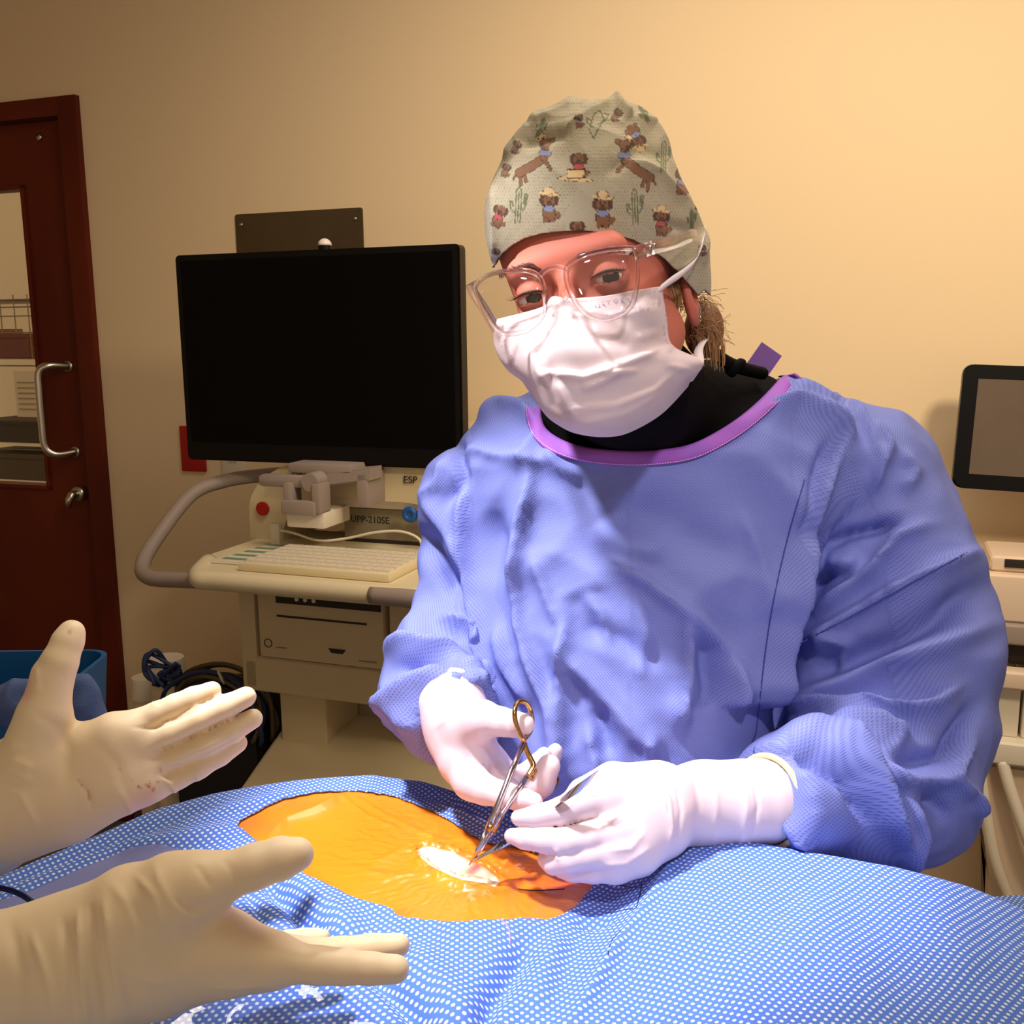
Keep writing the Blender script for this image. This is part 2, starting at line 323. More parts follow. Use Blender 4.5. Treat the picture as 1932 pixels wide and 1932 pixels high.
# bottles / device with coloured sockets behind
dv=wthing('paper_roll_box',-0.145,.32,1.0,'grey printer paper box lettered UPP on the workstation table','box')
b=bmesh.new(); box(b,-.11,.17,-.06,.06,.003,.075,.004); obj('box_body',b,mat('grey_card',rgb(150,140,118),.6),dv,angle=35)
text('lettering','UPP-210SE',.021,ink_m,dv,(-.045,-.0605,.05),(R(90),0,0)); text('lettering','MEDIA-1',.013,mauve_m,dv,(.08,-.0605,.04),(R(90),0,0))
b=bmesh.new(); box(b,-.105,.165,-.062,-.058,.0,.008); obj('bottom_edge',b,dark_m,dv)
tb=wthing('clear_tray',-0.185,.33,1.079,'white plastic cover lying on top of the grey paper box','tray')
b=bmesh.new(); prism(b,[(-.15,.0),(.13,.0),(.12,.035),(.06,.05),(-.09,.048),(-.13,.03)],'y',-.07,.05,.006); obj('cover_body',b,whitep_m,tb,angle=35)
for k,(u,m) in enumerate(((-.105,blue_m),(-.07,blue_m),(-.032,orange_m))):
    t=wthing('tape_roll',u+.035,.43,1.062,'%s tape roll behind the paper box on the workstation'%('leftmost blue','second blue','orange')[k],'roll')
    b=bmesh.new(); tube(b,[(.015*math.cos(a)*.75,0,.015+.015*math.sin(a)*.75) for a in np.linspace(0,2*math.pi,20,endpoint=False)],.0065,8,closed=True); obj('tape_ring',b,m,t,smooth=True)
    b=bmesh.new(); cyl(b,(0,-.003,.015),(0,.003,.015),.011,seg=16); obj('core',b,m,t)
cb=wthing('white_cable',-0.345,.47,1.0,'thin white cable looping across the front of the paper box','cable')
b=bmesh.new(); tube(b,smooth_path([(-.02,0,.035),(.03,-.02,.035),(.09,-.02,.022),(.15,-.01,.028),(.22,-.01,.045),(.28,-.01,.05),(.32,-.01,.035),(.325,-.02,.006)],8),.0028,8); obj('cord',b,whitep_m,cb,smooth=True)
b=bmesh.new(); box(b,-.035,-.012,-.008,.008,.0,.05,.004); obj('plug',b,whitep_m,cb)
# printer in the cabinet
pr=wthing('thermal_printer',-0.2225,.535,.777,'flat cream printer set in the workstation cabinet under the table','printer')
b=bmesh.new(); box(b,-.147,.147,-.02,.26,0,.155,.006); obj('printer_body',b,cream2_m,pr,angle=35)
b=bmesh.new(); box(b,-.10,.143,-.0225,-.018,.122,.146,.001); obj('control_strip',b,dark_m,pr)
b=bmesh.new(); box(b,-.10,.11,-.022,-.018,.092,.096); obj('paper_slot',b,dark_m,pr)
for x in (-.048,-.028,-.008):
    b=bmesh.new(); cyl(b,(x,-.022,.134),(x,-.0255,.134),.0045,seg=10); obj('button',b,whitep_m,pr)
b=bmesh.new(); tube(b,[(-.125+.009*math.cos(a),-.0205,.032+.009*math.sin(a)) for a in np.linspace(0,2*math.pi,18,endpoint=False)],.001,6,closed=True); obj('logo_ring',b,ink_m,pr)
b=bmesh.new(); prism(b,[(.02,.035),(.06,.035),(.053,.026),(.027,.026)],'y',-.0225,-.018); obj('logo_bar',b,ink_m,pr)
for q_ in ((-.142,-.112,.137,.141),(-.105,-.08,.024,.026),(.09,.13,.014,.016)):
    b=bmesh.new(); box(b,q_[0],q_[1],-.0225,-.018,q_[2],q_[3]); obj('print_line',b,mauve_m,pr)
b=bmesh.new(); box(b,-.147,.147,-.012,.2,-.002,.001); obj('foot',b,dark_m,pr)
# large monitor
mn=wthing('monitor',-.276,.42,1.176,'large black monitor switched off on the workstation mast','monitor')
b=bmesh.new(); prism(b,rrect(-.333,.333,.0,.443,.010,4),'y',-.022,.014,.004); obj('housing',b,black_m,mn,angle=35)
b=bmesh.new(); box(b,-.318,.318,-.0228,-.0215,.040,.430); obj('screen',b,scr_m,mn)
b=bmesh.new(); cyl(b,(.025,.0,.443),(.025,.0,.452),.014,.014,20); obj('sensor_base',b,black_m,mn)
b=bmesh.new()
bmesh.ops.create_uvsphere(b,u_segments=18,v_segments=10,radius=.0145)
for v in b.verts: v.co=Vector((v.co.x+.025,v.co.y,max(v.co.z,0)*1.0+.452))
obj('sensor_dome',b,mat('glossy_white',rgb(240,225,220),.2),mn,smooth=True)
b=bmesh.new(); box(b,-.12,.12,.014,.04,.0,.2,.01); obj('rear_mount',b,black_m,mn,angle=35)
# ---------- cables, pipes and bag at the left of the cart ----------
pipe_m=mat('ribbed_white_plastic',rgb(222,206,172),.55,bump=(160,.25,.002))
for k,(px,py,v,h,r) in enumerate(((314,1250,.42,.62,.040),(276,1285,.35,.62,.034))):
    d=fw+(px-966)/F*rt+(966-py)/F*up; tt=((WO+v*WN-CAM)@WN)/(d@WN); q=CAM+tt*d
    t=thing('ribbed_hose',('taller','shorter')[k]+' white ribbed hose standing against the wall beside the door','hose',(q[0],q[1],0))
    b=bmesh.new(); pts=[];rs=[]
    for i in range(120):
        z=q[2]*i/119; pts.append((0,0,z)); rs.append(r*(1+.02*math.sin(i*1.6)))
    tube(b,pts,rs,18); obj('hose_body',b,pipe_m,t,smooth=True)
    b=bmesh.new(); cyl(b,(0,0,q[2]-.04),(0,0,q[2]+.012),r*1.12,r*1.02,20); obj('hose_cuff',b,whitep_m,t,angle=40)
bag_m=mat('black_nylon',rgb(24,22,30),.6,bump=(60,.3,.003))
q=WO+(-.565)*WA+.40*WN
t=thing('cable_drum',"dark cable drum and power unit on the floor left of the workstation",'equipment',(q[0],q[1],0),-TH)
b=bmesh.new(); prism(b,rrect(-.085,.135,.0,.64,.07,6),'y',-.10,.10,.02); obj('drum_housing',b,bag_m,t,angle=35)
rnd=random.Random(3)
cab_cols=[mat('cable_black',rgb(34,30,30),.45),mat('cable_olive',rgb(98,86,58),.5),mat('cable_blue',rgb(34,52,92),.45),mat('cable_grey',rgb(120,110,90),.5)]
for k in range(12):
    b=bmesh.new(); r0=.085+.0045*k+rnd.uniform(-.003,.003); yy=-.09+rnd.uniform(-.03,.06)
    pts=[(.03+r0*math.cos(a)*1.0+.004*math.sin(5*a+k),yy+.006*math.sin(3*a+k),.60+r0*.85*math.sin(a)) for a in np.linspace(R(-25),R(178),26)]
    tube(b,pts,.0055,8); obj('coiled_cable',b,cab_cols[(k*3)%4],t,smooth=True)
b=bmesh.new(); tube(b,[(.03+.07*math.cos(a),-.115,.60+.06*math.sin(a)) for a in np.linspace(0,2*math.pi,26,endpoint=False)],.014,10,closed=True); obj('drum_rim',b,cab_cols[2],t,smooth=True)
b=bmesh.new(); prism(b,[(.03+.06*math.cos(a),.60+.05*math.sin(a)) for a in np.linspace(0,2*math.pi,26,endpoint=False)],'y',-.112,-.104); obj('drum_face',b,dcream_m,t)
b=bmesh.new(); box(b,.0,.035,-.125,-.11,.60,.625,.003); obj('plug',b,cab_cols[0],t)
b=bmesh.new()
for k in range(9):
    a=rnd.uniform(0,6.3); tube(b,smooth_path([(-.09+rnd.uniform(-.02,.02),-.08,.70+rnd.uniform(-.02,.01)),(-.11+.04*math.cos(a),-.10,.715+.03*math.sin(a)),(-.09+.05*math.cos(a+1),-.12,.70+.03*math.sin(a+1)),(-.12+rnd.uniform(-.02,.02),-.1,.66)],5),.005,6)
obj('cable_knot',b,cab_cols[2],t,smooth=True)
b=bmesh.new(); tube(b,smooth_path([(.06,-.10,.685),(.075,-.125,.70),(.065,-.125,.72),(.05,-.10,.705)],5,True),.003,6,closed=True); obj('cable_tie',b,whitep_m,t,smooth=True)
# ---------- right side: tablet monitor and anaesthesia machine ----------
rm=wthing('touch_monitor',1.08,.15,1.14,'black framed touch monitor on the wall side at the right edge, grey-brown reflection tinted into its glass','monitor')
b=bmesh.new(); prism(b,rrect(-.10,.30,-.005,.235,.018,6),'y',-.014,.012,.004); obj('housing',b,black_m,rm,angle=35)
b=bmesh.new(); box(b,-.072,.272,-.0150,-.0138,.024,.208); obj('screen',b,mat('glossy_screen_glass',rgb(96,80,66),.06,spec=.9,var=(5,rgb(110,94,76),.6)),rm)  # reflected wall tone put into the glass colour as mottled grey-brown
b=bmesh.new(); box(b,.06,.14,.012,.11,.06,.16,.008); obj('wall_arm',b,cream2_m,rm,angle=35)
rm.rotation_euler=(R(-3),R(2.2),-TH+R(2))
am=wthing('anaesthesia_machine',1.235,.30,0,'pale grey anaesthesia machine against the wall at the right edge','machine')
pale_m=mat('pale_warm_plastic',rgb(226,204,180),.5,spec=.3)
def ab(name,x0,x1,y0,y1,z0,z1,m=pale_m,bev=.01):
    b=bmesh.new(); box(b,x0,x1,y0,y1,z0,z1,bev,3); return obj(name,b,m,am,angle=35)
ab('top_unit',-.24,.4,-.02,.2,.915,1.005); ab('top_ledge',-.235,.4,-.03,.2,.875,.915,mauve_m); ab('slot_module',-.19,-.06,-.0,.15,1.005,1.035); ab('dark_slot',-.165,-.08,-.004,.02,1.015,1.03,dark_m,.001)
ab('joint',-.15,.3,.0,.2,.83,.875,dark_m); ab('handle_bar',-.2,.3,-.06,-.02,.80,.835)
for k in range(3): ab('drawer',-.19+k*.07,-.125+k*.07,-.03,.15,.70,.80,whitep_m,.004)
ab('work_surface',-.22,.4,-.06,.2,.655,.70,whitep_m)
b=bmesh.new(); prism(b,[(-.21,.65),(.4,.65),(.4,.1),(-.13,.1),(-.14,.40)],'y',-.03,.2,.012); obj('lower_body',b,pale_m,am,angle=35)
for k,pp in enumerate(([(-.19,-.05,.66),(-.17,-.06,.55),(-.145,-.06,.45),(-.10,-.05,.35),(-.03,-.05,.25)],[(-.15,-.05,.66),(-.13,-.06,.6),(-.09,-.07,.5),(-.04,-.06,.40),(.05,-.05,.3)])):
    b=bmesh.new(); tube(b,smooth_path(pp,6),.011,10); obj('drain_tube',b,whitep_m,am,smooth=True)
b=bmesh.new(); box(b,-.2,.4,-.02,.2,.03,.1,.02); obj('base_plinth',b,mauve_m,am)
for x in (-.15,.3):
    b=bmesh.new(); cyl(b,(x-.01,.05,.03),(x+.01,.05,.03),.03,seg=16); obj('caster',b,dark_m,am)
# ---------------- signed-distance modelling ----------------
def smin(a,b,k):
    if k<=0: return np.minimum(a,b)
    h=np.clip(.5+.5*(b-a)/k,0,1); return b+(a-b)*h-k*h*(1-h)
def cone(p,a,b,ra,rb):
    ba=b-a; pa=p-a; t=np.clip((pa@ba)/max(ba@ba,1e-12),0,1)
    q=pa-t[:,None]*ba; return np.sqrt((q*q).sum(1))-(ra+(rb-ra)*t)
def chain(p,pts,k=0):
    d=None
    for (a,ra),(b_,rb) in zip(pts[:-1],pts[1:]):
        e=cone(p,a,b_,ra,rb); d=e if d is None else smin(d,e,k)
    return d
def ellip(p,c,r,Rm=None):
    q=p-c
    if Rm is not None: q=q@Rm
    r=np.array(r); k0=np.sqrt(((q/r)**2).sum(1)); k1=np.sqrt(((q/r**2)**2).sum(1))+1e-9
    return k0*(k0-1)/k1
def surf(fn,lo,hi,h,blk=8,lip=1.5):
    """surface nets over a sparse lattice"""
    lo=np.array(lo,float); hi=np.array(hi,float); nb=np.ceil((hi-lo)/(h*blk)).astype(int)
    g=np.stack(np.meshgrid(*[np.arange(n) for n in nb],indexing='ij'),-1).reshape(-1,3)
    c=lo+(g+.5)*h*blk; d=fn(c).reshape(nb)
    act=np.abs(d)<h*blk*.9*lip
    n=nb*blk+1
    V=np.repeat(np.repeat(np.repeat(np.where(d<0,-1.,1.),blk,0),blk,1),blk,2).astype(np.float32)
    V=np.pad(V,((0,1),)*3,mode='edge')
    ids=np.argwhere(act); off=np.stack(np.meshgrid(*[np.arange(blk+1)]*3,indexing='ij'),-1).reshape(-1,3)
    mask=np.zeros(n,bool)
    for o in off: mask[ids[:,0]*blk+o[0],ids[:,1]*blk+o[1],ids[:,2]*blk+o[2]]=True
    I=np.argwhere(mask)
    vals=np.empty(len(I),np.float32)
    for s in range(0,len(I),400000): vals[s:s+400000]=fn(lo+I[s:s+400000]*h)
    V[I[:,0],I[:,1],I[:,2]]=vals
    S=V<0; cnt=np.zeros(n-1,np.int8)
    cs=[(i,j,k) for i in (0,1) for j in (0,1) for k in (0,1)]
    for i,j,k in cs: cnt+=S[i:n[0]-1+i,j:n[1]-1+j,k:n[2]-1+k]
    cells=np.argwhere((cnt>0)&(cnt<8)); idx=-np.ones(n-1,np.int64); idx[cells[:,0],cells[:,1],cells[:,2]]=np.arange(len(cells))
    val={c_:V[cells[:,0]+c_[0],cells[:,1]+c_[1],cells[:,2]+c_[2]] for c_ in cs}
    acc=np.zeros((len(cells),3)); num=np.zeros(len(cells))
    for a in cs:
        for ax in range(3):
            if a[ax]==0:
                b_=list(a); b_[ax]=1; b_=tuple(b_); va,vb=val[a],val[b_]; cr=(va<0)!=(vb<0)
                t=np.where(cr,va/np.where(cr,va-vb,1),0); pt=np.tile(np.array(a,float),(len(cells),1)); pt[:,ax]=t
                acc+=pt*cr[:,None]; num+=cr
    verts=lo+(cells+acc/num[:,None])*h
    Q=[]
    for ax in range(3):
        u,v=(ax+1)%3,(ax+2)%3
        sl0=[slice(None)]*3; sl1=[slice(None)]*3; sl0[ax]=slice(0,-1); sl1[ax]=slice(1,None)
        A=S[tuple(sl0)]; B=S[tuple(sl1)]; E=np.argwhere(A!=B); E=E[(E[:,u]>0)&(E[:,v]>0)&(E[:,u]<n[u]-1)&(E[:,v]<n[v]-1)]
        def ci(du,dv):
            e=E.copy(); e[:,u]+=du; e[:,v]+=dv; return idx[e[:,0],e[:,1],e[:,2]]
        q=np.stack([ci(-1,-1),ci(0,-1),ci(0,0),ci(-1,0)],1); fl=~A[E[:,0],E[:,1],E[:,2]]; q[fl]=q[fl][:,::-1]; Q.append(q)
    Q=np.concatenate(Q); Q=Q[(Q>=0).all(1)]
    return verts,Q
def vnormals(V,Q):
    a=V[Q[:,2]]-V[Q[:,0]]; b_=V[Q[:,3]]-V[Q[:,1]]; fn_=np.cross(a,b_); N=np.zeros_like(V)
    for k in range(4): np.add.at(N,Q[:,k],fn_)
    return N/(np.linalg.norm(N,axis=1,keepdims=True)+1e-12)
def vsmooth(V,Q,it=1,lam=.5):
    for _ in range(it):
        s=np.zeros_like(V); c=np.zeros(len(V))
        for k in range(4):
            for m in ((k+1)%4,(k+3)%4): np.add.at(s,Q[:,k],V[Q[:,m]]); np.add.at(c,Q[:,k],1)
        V=V+lam*(s/c[:,None]-V)
    return V
def seg_dist(X,Y,pl):
    """distance in pixels to a polyline, the running length t (0..1) and the signed side"""
    pl=np.array(pl,float); best=np.full(X.shape,1e9); T=np.zeros(X.shape); Sg=np.zeros(X.shape)
    L=np.linalg.norm(np.diff(pl,axis=0),axis=1); C=np.concatenate([[0],np.cumsum(L)])
    for i in range(len(pl)-1):
        a=pl[i]; ab=pl[i+1]-a; t=np.clip(((X-a[0])*ab[0]+(Y-a[1])*ab[1])/max(ab@ab,1e-9),0,1)
        dx=X-a[0]-t*ab[0]; dy=Y-a[1]-t*ab[1]; d=np.hypot(dx,dy); m=d<best
        best=np.where(m,d,best); T=np.where(m,(C[i]+t*L[i])/C[-1],T); Sg=np.where(m,np.sign(ab[0]*dy-ab[1]*dx),Sg)
    return best,T,Sg
def folds(X,Y,strokes):
    """strokes: (polyline, half width px, height m, kind) kind r=soft ridge, s=sharp ridge, e=step (one side raised then falls off)"""
    H=np.zeros(X.shape)
    for pl,wd,h,k in strokes:
        d,t,s=seg_dist(X,Y,pl); tp=np.clip(np.minimum(t,1-t)*5+.12,0,1)**.7
        dd=np.sqrt(d*d+4)-2
        if k=='r': H+=h*tp*np.exp(-(d/wd)**2)
        elif k=='s': H+=h*tp*np.exp(-(dd/wd))
        else: H+=h*tp*np.where(s>0,np.exp(-(dd/(wd*1.6))),np.exp(-(dd/(wd*.6))))
    return H
def inpoly(X,Y,poly):
    r=np.zeros(X.shape,bool); n=len(poly)
    for i in range(n):
        x0,y0=poly[i]; x1,y1=poly[(i+1)%n]
        if y0==y1: continue
        c=((y0>Y)!=(y1>Y))&(X<(x1-x0)*(Y-y0)/(y1-y0)+x0); r^=c
    return r
def cutpoly(V,Q,X,Y,poly,keep_in,snap,extra=None):
    """keep faces on one side of a pixel polygon; border vertices are moved onto it by snap(x,y,i)->3D"""
    ins=inpoly(X,Y,poly)
    if extra is not None: ins=ins&extra
    k=ins if keep_in else ~ins
    fq=k[Q]; keepf=fq.any(1); mixed=keepf&~fq.all(1); bv=np.unique(Q[mixed]); bv=bv[~k[bv]]
    pl=poly+[poly[0]]
    for i in bv:
        best=1e9
        for a,c in zip(pl[:-1],pl[1:]):
            ax,ay=a; bx,by=c[0]-ax,c[1]-ay; t=min(1,max(0,((X[i]-ax)*bx+(Y[i]-ay)*by)/max(bx*bx+by*by,1e-9)))
            qx,qy=ax+t*bx,ay+t*by; d=(qx-X[i])**2+(qy-Y[i])**2
            if d<best: best=d; bq=(qx,qy)
        V[i]=snap(bq[0],bq[1],i)
    Q=Q[keepf]; used,inv=np.unique(Q,return_inverse=True)
    return V[used],inv.reshape(Q.shape),used
def nz(p,s,off=0.):
    return np.array([noise.noise(Vector((float(a)*s+off,float(b)*s,float(c)*s))) for a,b,c in p])
def set_col(me,name,C):
    at=me.color_attributes.new(name,'FLOAT_COLOR','POINT'); C=np.concatenate([C,np.ones((len(C),1))],1).astype(np.float32); at.data.foreach_set('color',C.ravel())
def set_uv(me,UV):
    l=me.uv_layers.new(name='UVMap'); li=np.empty(len(me.loops),np.int32); me.loops.foreach_get('vertex_index',li); l.data.foreach_set('uv',UV[li].astype(np.float32).ravel())
def dotcloth(name,base,dot,scale,lo,hi,rough=.75,bump=.3,dist=.0006,src='UV',var=None,dotmix=1,crinkle=None,rot=45,coat=0,spec=.3,stretch=(1,1,1)):
    """woven or embossed cloth: a staggered grid of round dots"""
    m=mat(name,base,rough,spec=spec,coat=coat); N=m.node_tree.nodes; L=m.node_tree.links; b=N['Principled BSDF']
    tc=N.new('ShaderNodeTexCoord'); mp=N.new('ShaderNodeMapping'); mp.inputs['Rotation'].default_value=(0,0,R(rot)); mp.inputs['Scale'].default_value=tuple(scale*q for q in stretch)
    L.new(tc.outputs[src],mp.inputs[0]); v=N.new('ShaderNodeTexVoronoi'); v.voronoi_dimensions='2D'; v.inputs['Randomness'].default_value=0; v.inputs['Scale'].default_value=1
    L.new(mp.outputs[0],v.inputs['Vector']); mr=N.new('ShaderNodeMapRange'); mr.interpolation_type='SMOOTHSTEP'; mr.inputs[1].default_value=lo; mr.inputs[2].default_value=hi; mr.inputs[3].default_value=1; mr.inputs[4].default_value=0
    L.new(v.outputs['Distance'],mr.inputs[0]); mx=N.new('ShaderNodeMix'); mx.data_type='RGBA'; mx.inputs[6].default_value=base; mx.inputs[7].default_value=dot
    ml=N.new('ShaderNodeMath'); ml.operation='MULTIPLY'; ml.inputs[1].default_value=dotmix; L.new(mr.outputs[0],ml.inputs[0]); L.new(ml.outputs[0],mx.inputs[0])
    last=mx.outputs[2]
    if var:
        n=N.new('ShaderNodeTexNoise'); n.inputs['Scale'].default_value=var[0]; n.inputs['Detail'].default_value=3; L.new(tc.outputs['Object'],n.inputs['Vector'])
        m2=N.new('ShaderNodeMix'); m2.data_type='RGBA'; m2.inputs[7].default_value=var[1]; L.new(last,m2.inputs[6]); r2=N.new('ShaderNodeMapRange'); r2.inputs[1].default_value=.4; r2.inputs[2].default_value=.7; r2.inputs[4].default_value=var[2]
        L.new(n.outputs['Fac'],r2.inputs[0]); L.new(r2.outputs[0],m2.inputs[0]); last=m2.outputs[2]
    L.new(last,b.inputs['Base Color']); bp=N.new('ShaderNodeBump'); bp.inputs['Strength'].default_value=bump; bp.inputs['Distance'].default_value=dist; L.new(mr.outputs[0],bp.inputs['Height'])
    if crinkle:
        n=N.new('ShaderNodeTexNoise'); n.inputs['Scale'].default_value=crinkle[0]; n.inputs['Detail'].default_value=5; n.noise_type='RIDGED_MULTIFRACTAL' ; L.new(tc.outputs['Object'],n.inputs['Vector'])
        b2=N.new('ShaderNodeBump'); b2.inputs['Strength'].default_value=crinkle[1]; b2.inputs['Distance'].default_value=crinkle[2]; L.new(n.outputs['Fac'],b2.inputs['Height']); L.new(b2.outputs[0],bp.inputs['Normal'])
    L.new(bp.outputs[0],b.inputs['Normal']); return m
# ---------------- operating table, patient and drape ----------------
ZT=1.05
def rayz(x,y,z):
    d=fw+(x-966)/F*rt+(966-y)/F*up; return CAM+d*((z-CAM[2])/d[2])
_cr=[(-500,1900,1.00),(-200,1760,1.015),(0,1655,1.03),(100,1612,1.035),(200,1570,1.038),(300,1530,1.042),(400,1505,1.045),(550,1482,1.048),(700,1468,1.05),(790,1478,1.05),(860,1498,1.05),(950,1533,1.048),(1050,1575,1.045),(1150,1612,1.045),(1230,1603,1.055),(1300,1583,1.064),(1400,1588,1.066),(1500,1607,1.064),(1700,1650,1.056),(1830,1685,1.048),(1932,1722,1.04),(2200,1850,1.01),(2600,2050,.97)]
_cw=np.array([rayz(*c) for c in _cr])
def smoothstep(a,b,x):
    t=np.clip((x-a)/(b-a),0,1); return t*t*(3-2*t)
_drape_folds=[
 ([(490,1660),(540,1700),(590,1760),(620,1810)],17,-.011,'r'),([(455,1670),(490,1730),(510,1790)],10,-.004,'r'),([(540,1650),(600,1700),(680,1770)],26,.006,'r'),
 ([(650,1790),(720,1850),(790,1930),(830,1990)],20,-.010,'r'),([(770,1800),(830,1870),(900,1950)],36,.006,'r'),
 ([(1300,1588),(1262,1640),(1215,1720),(1150,1810),(1080,1935)],9,.005,'s'),([(1000,1770),(960,1830),(930,1880),(900,1960)],22,-.010,'r'),([(1060,1745),(1030,1830),(1010,1900)],26,.006,'r'),([(1085,1722),(1160,1728)],9,-.004,'r'),
 ([(-40,1690),(100,1625),(250,1570),(420,1520)],12,-.008,'r'),([(-40,1720),(80,1668),(220,1605),(330,1590),(450,1565)],12,.006,'r'),([(180,1640),(300,1610),(420,1600)],14,-.004,'r'),([(300,1560),(420,1535),(560,1500)],10,.004,'r'),
 ([(780,1490),(860,1515),(960,1560)],8,-.004,'r'),([(820,1515),(900,1545),(980,1580)],8,.004,'r'),([(100,1760),(250,1700),(380,1650)],30,.006,'r'),
 ([(1500,1700),(1600,1800),(1640,1930)],70,.004,'r'),([(1350,1700),(1330,1930)],60,-.003,'r'),([(1750,1700),(1850,1850)],50,.003,'r')]
def tableZ(X,Y,fold=True):
    Yc=np.interp(X,_cw[:,0],_cw[:,1]); Zc=np.interp(X,_cw[:,0],_cw[:,2]); s=Yc-Y
    z=Zc-np.where(s<0,1.7*(np.sqrt(s*s+.03**2)-.03),.0)
    z=z-np.where(s>0,.12*s**2,0)
    # the belly side of the drape stands a little higher than the film at the right
    pts=np.stack([X,Y,np.maximum(z,.6)],-1).reshape(-1,3); px,py,_=pix(pts); px=px.reshape(X.shape); py=py.reshape(X.shape)
    edge=np.interp(py,[1583,1640,1720,1810,1935],[1290,1250,1200,1130,1060])
    z=z-.012*smoothstep(20,-90,px-edge)*smoothstep(.0,.04,s)*smoothstep(850,1150,px)
    if fold: z=z+folds(px,py,_drape_folds)*np.where(s>-.03,1,.2)
    # hang at the near side of the table and beyond the crest
    z=np.where(s<0,np.maximum(z,.78),z)
    near=smoothstep(.33,.24,Y); z=z-near*.25
    return z
nx,ny=400,300
gx=np.linspace(-.62,.66,nx); gy=np.linspace(.20,1.12,ny)
GX,GY=np.meshgrid(gx,gy,indexing='ij'); GZ=tableZ(GX,GY)
gp=np.stack([GX,GY,GZ],-1).reshape(-1,3)
GZ+= (nz(gp,9)*.004+nz(gp,30,5.)*.0012).reshape(GX.shape)*smoothstep(.24,.4,GY)
V=np.stack([GX,GY,GZ],-1).reshape(-1,3)
I=np.arange(nx*ny).reshape(nx,ny); Q=np.stack([I[:-1,:-1],I[1:,:-1],I[1:,1:],I[:-1,1:]],-1).reshape(-1,4)
arc=np.concatenate([np.zeros((nx,1)),np.cumsum(np.hypot(np.diff(GY,axis=1),np.diff(GZ,axis=1)),1)],1)
UV=np.stack([GX,arc],-1).reshape(-1,2)
# slightly wavy lattice so the print follows the cloth
UV=UV+np.stack([nz(V,4,2.)*.012,nz(V,4,7.)*.012],-1)
bv=BVHTree.FromPolygons(V.tolist(),Q.tolist())
def cast(x,y,tree=None,default=None):
    d=Vector(fw+(x-966)/F*rt+(966-y)/F*up).normalized(); h=(tree or bv).ray_cast(Vector(CAM),d)
    return np.array(h[0]) if h[0] is not None else (default if default is not None else rayz(x,y,ZT))
hole=[(443,1558),(462,1545),(499,1524),(535,1508),(577,1499),(620,1494),(664,1493),(700,1495),(734,1501),(775,1514),(813,1530),(856,1552),(888,1576),(925,1592),(960,1597),(1000,1606),(1040,1622),(1085,1645),(1120,1662),(1116,1680),(1104,1692),(1085,1712),(1065,1727),(1033,1737),(980,1735),(931,1737),(864,1741),(800,1738),(754,1731),(735,1715),(700,1704),(656,1692),(632,1676),(577,1654),(540,1630),(499,1596),(479,1584),(459,1568)]
holeD=[]
for i,(x,y) in enumerate(hole):
    a=hole[i]; c=hole[(i+1)%len(hole)]
    for t in (0,.25,.5,.75): holeD.append((a[0]+(c[0]-a[0])*t+2.0*math.sin(i*2.1+t*7),a[1]+(c[1]-a[1])*t+1.2*math.cos(i*3.3+t*6)))
px,py,_=pix(V)
vis=V[:,1]<np.interp(V[:,0],_cw[:,0],_cw[:,1])+.02
Vd,Qd,used=cutpoly(V.copy(),Q,px,py,holeD,False,lambda x,y,i:cast(x,y),vis)
drape_m=dotcloth('blue_dotted_drape',rgb(84,124,214),rgb(222,232,252),225,.17,.33,rough=.8,bump=.25,dist=.0008,stretch=(1,1,1),crinkle=(14,.15,.002))
dr=npmesh('surgical_drape',Vd,Qd,drape_m,label='light blue white-dotted surgical drape over the operating table, with an opening'); dr['category']='drape'
set_uv(dr.data,UV[used])
so=dr.modifiers.new('thick','SOLIDIFY'); so.thickness=.0012; so.offset=1
# patient: the skin under the orange film (a body slab that fills the opening)
pt=thing('person','person lying under blue drapes, only orange film-covered skin showing in the opening','person',(0,.7,.9))
gx2=np.linspace(-.33,.14,360); gy2=np.linspace(.56,.98,330); A,B=np.meshgrid(gx2,gy2,indexing='ij'); Z2=tableZ(A,B,True); _q=np.stack([A,B,Z2],-1).reshape(-1,3); Z2=Z2+(nz(_q,9)*.004+nz(_q,30,5.)*.0012).reshape(A.shape)-.0012
sp=np.stack([A,B,Z2],-1).reshape(-1,3); sx,sy,_=pix(sp); SX=sx.reshape(A.shape); SY=sy.reshape(A.shape)
wound=[(786,1603),(800,1598),(815,1597),(852,1607),(885,1622),(911,1634),(930,1648),(943,1660),(941,1668),(933,1673),(911,1666),(890,1663),(872,1660),(850,1652),(833,1644),(812,1633),(797,1621),(789,1611)]
wd,wt,ws_=seg_dist(SX,SY,wound+[wound[0]]); win=inpoly(SX,SY,wound)
rim=np.exp(-(wd/9)**2)*np.where(win,.3,1)
_n1=nz(sp,70,1.).reshape(A.shape); _n2=nz(sp*np.array([1,2.2,1]),120,4.).reshape(A.shape)
Z2=Z2+rim*(.0025+.0035*_n1)+np.exp(-(wd/26)**2)*~win*(.0016*(1-np.abs(_n2)*2.2))
Z2=Z2-np.where(win,.005*smoothstep(0,14,wd),0)+np.where(win,.0018*_n1,0)
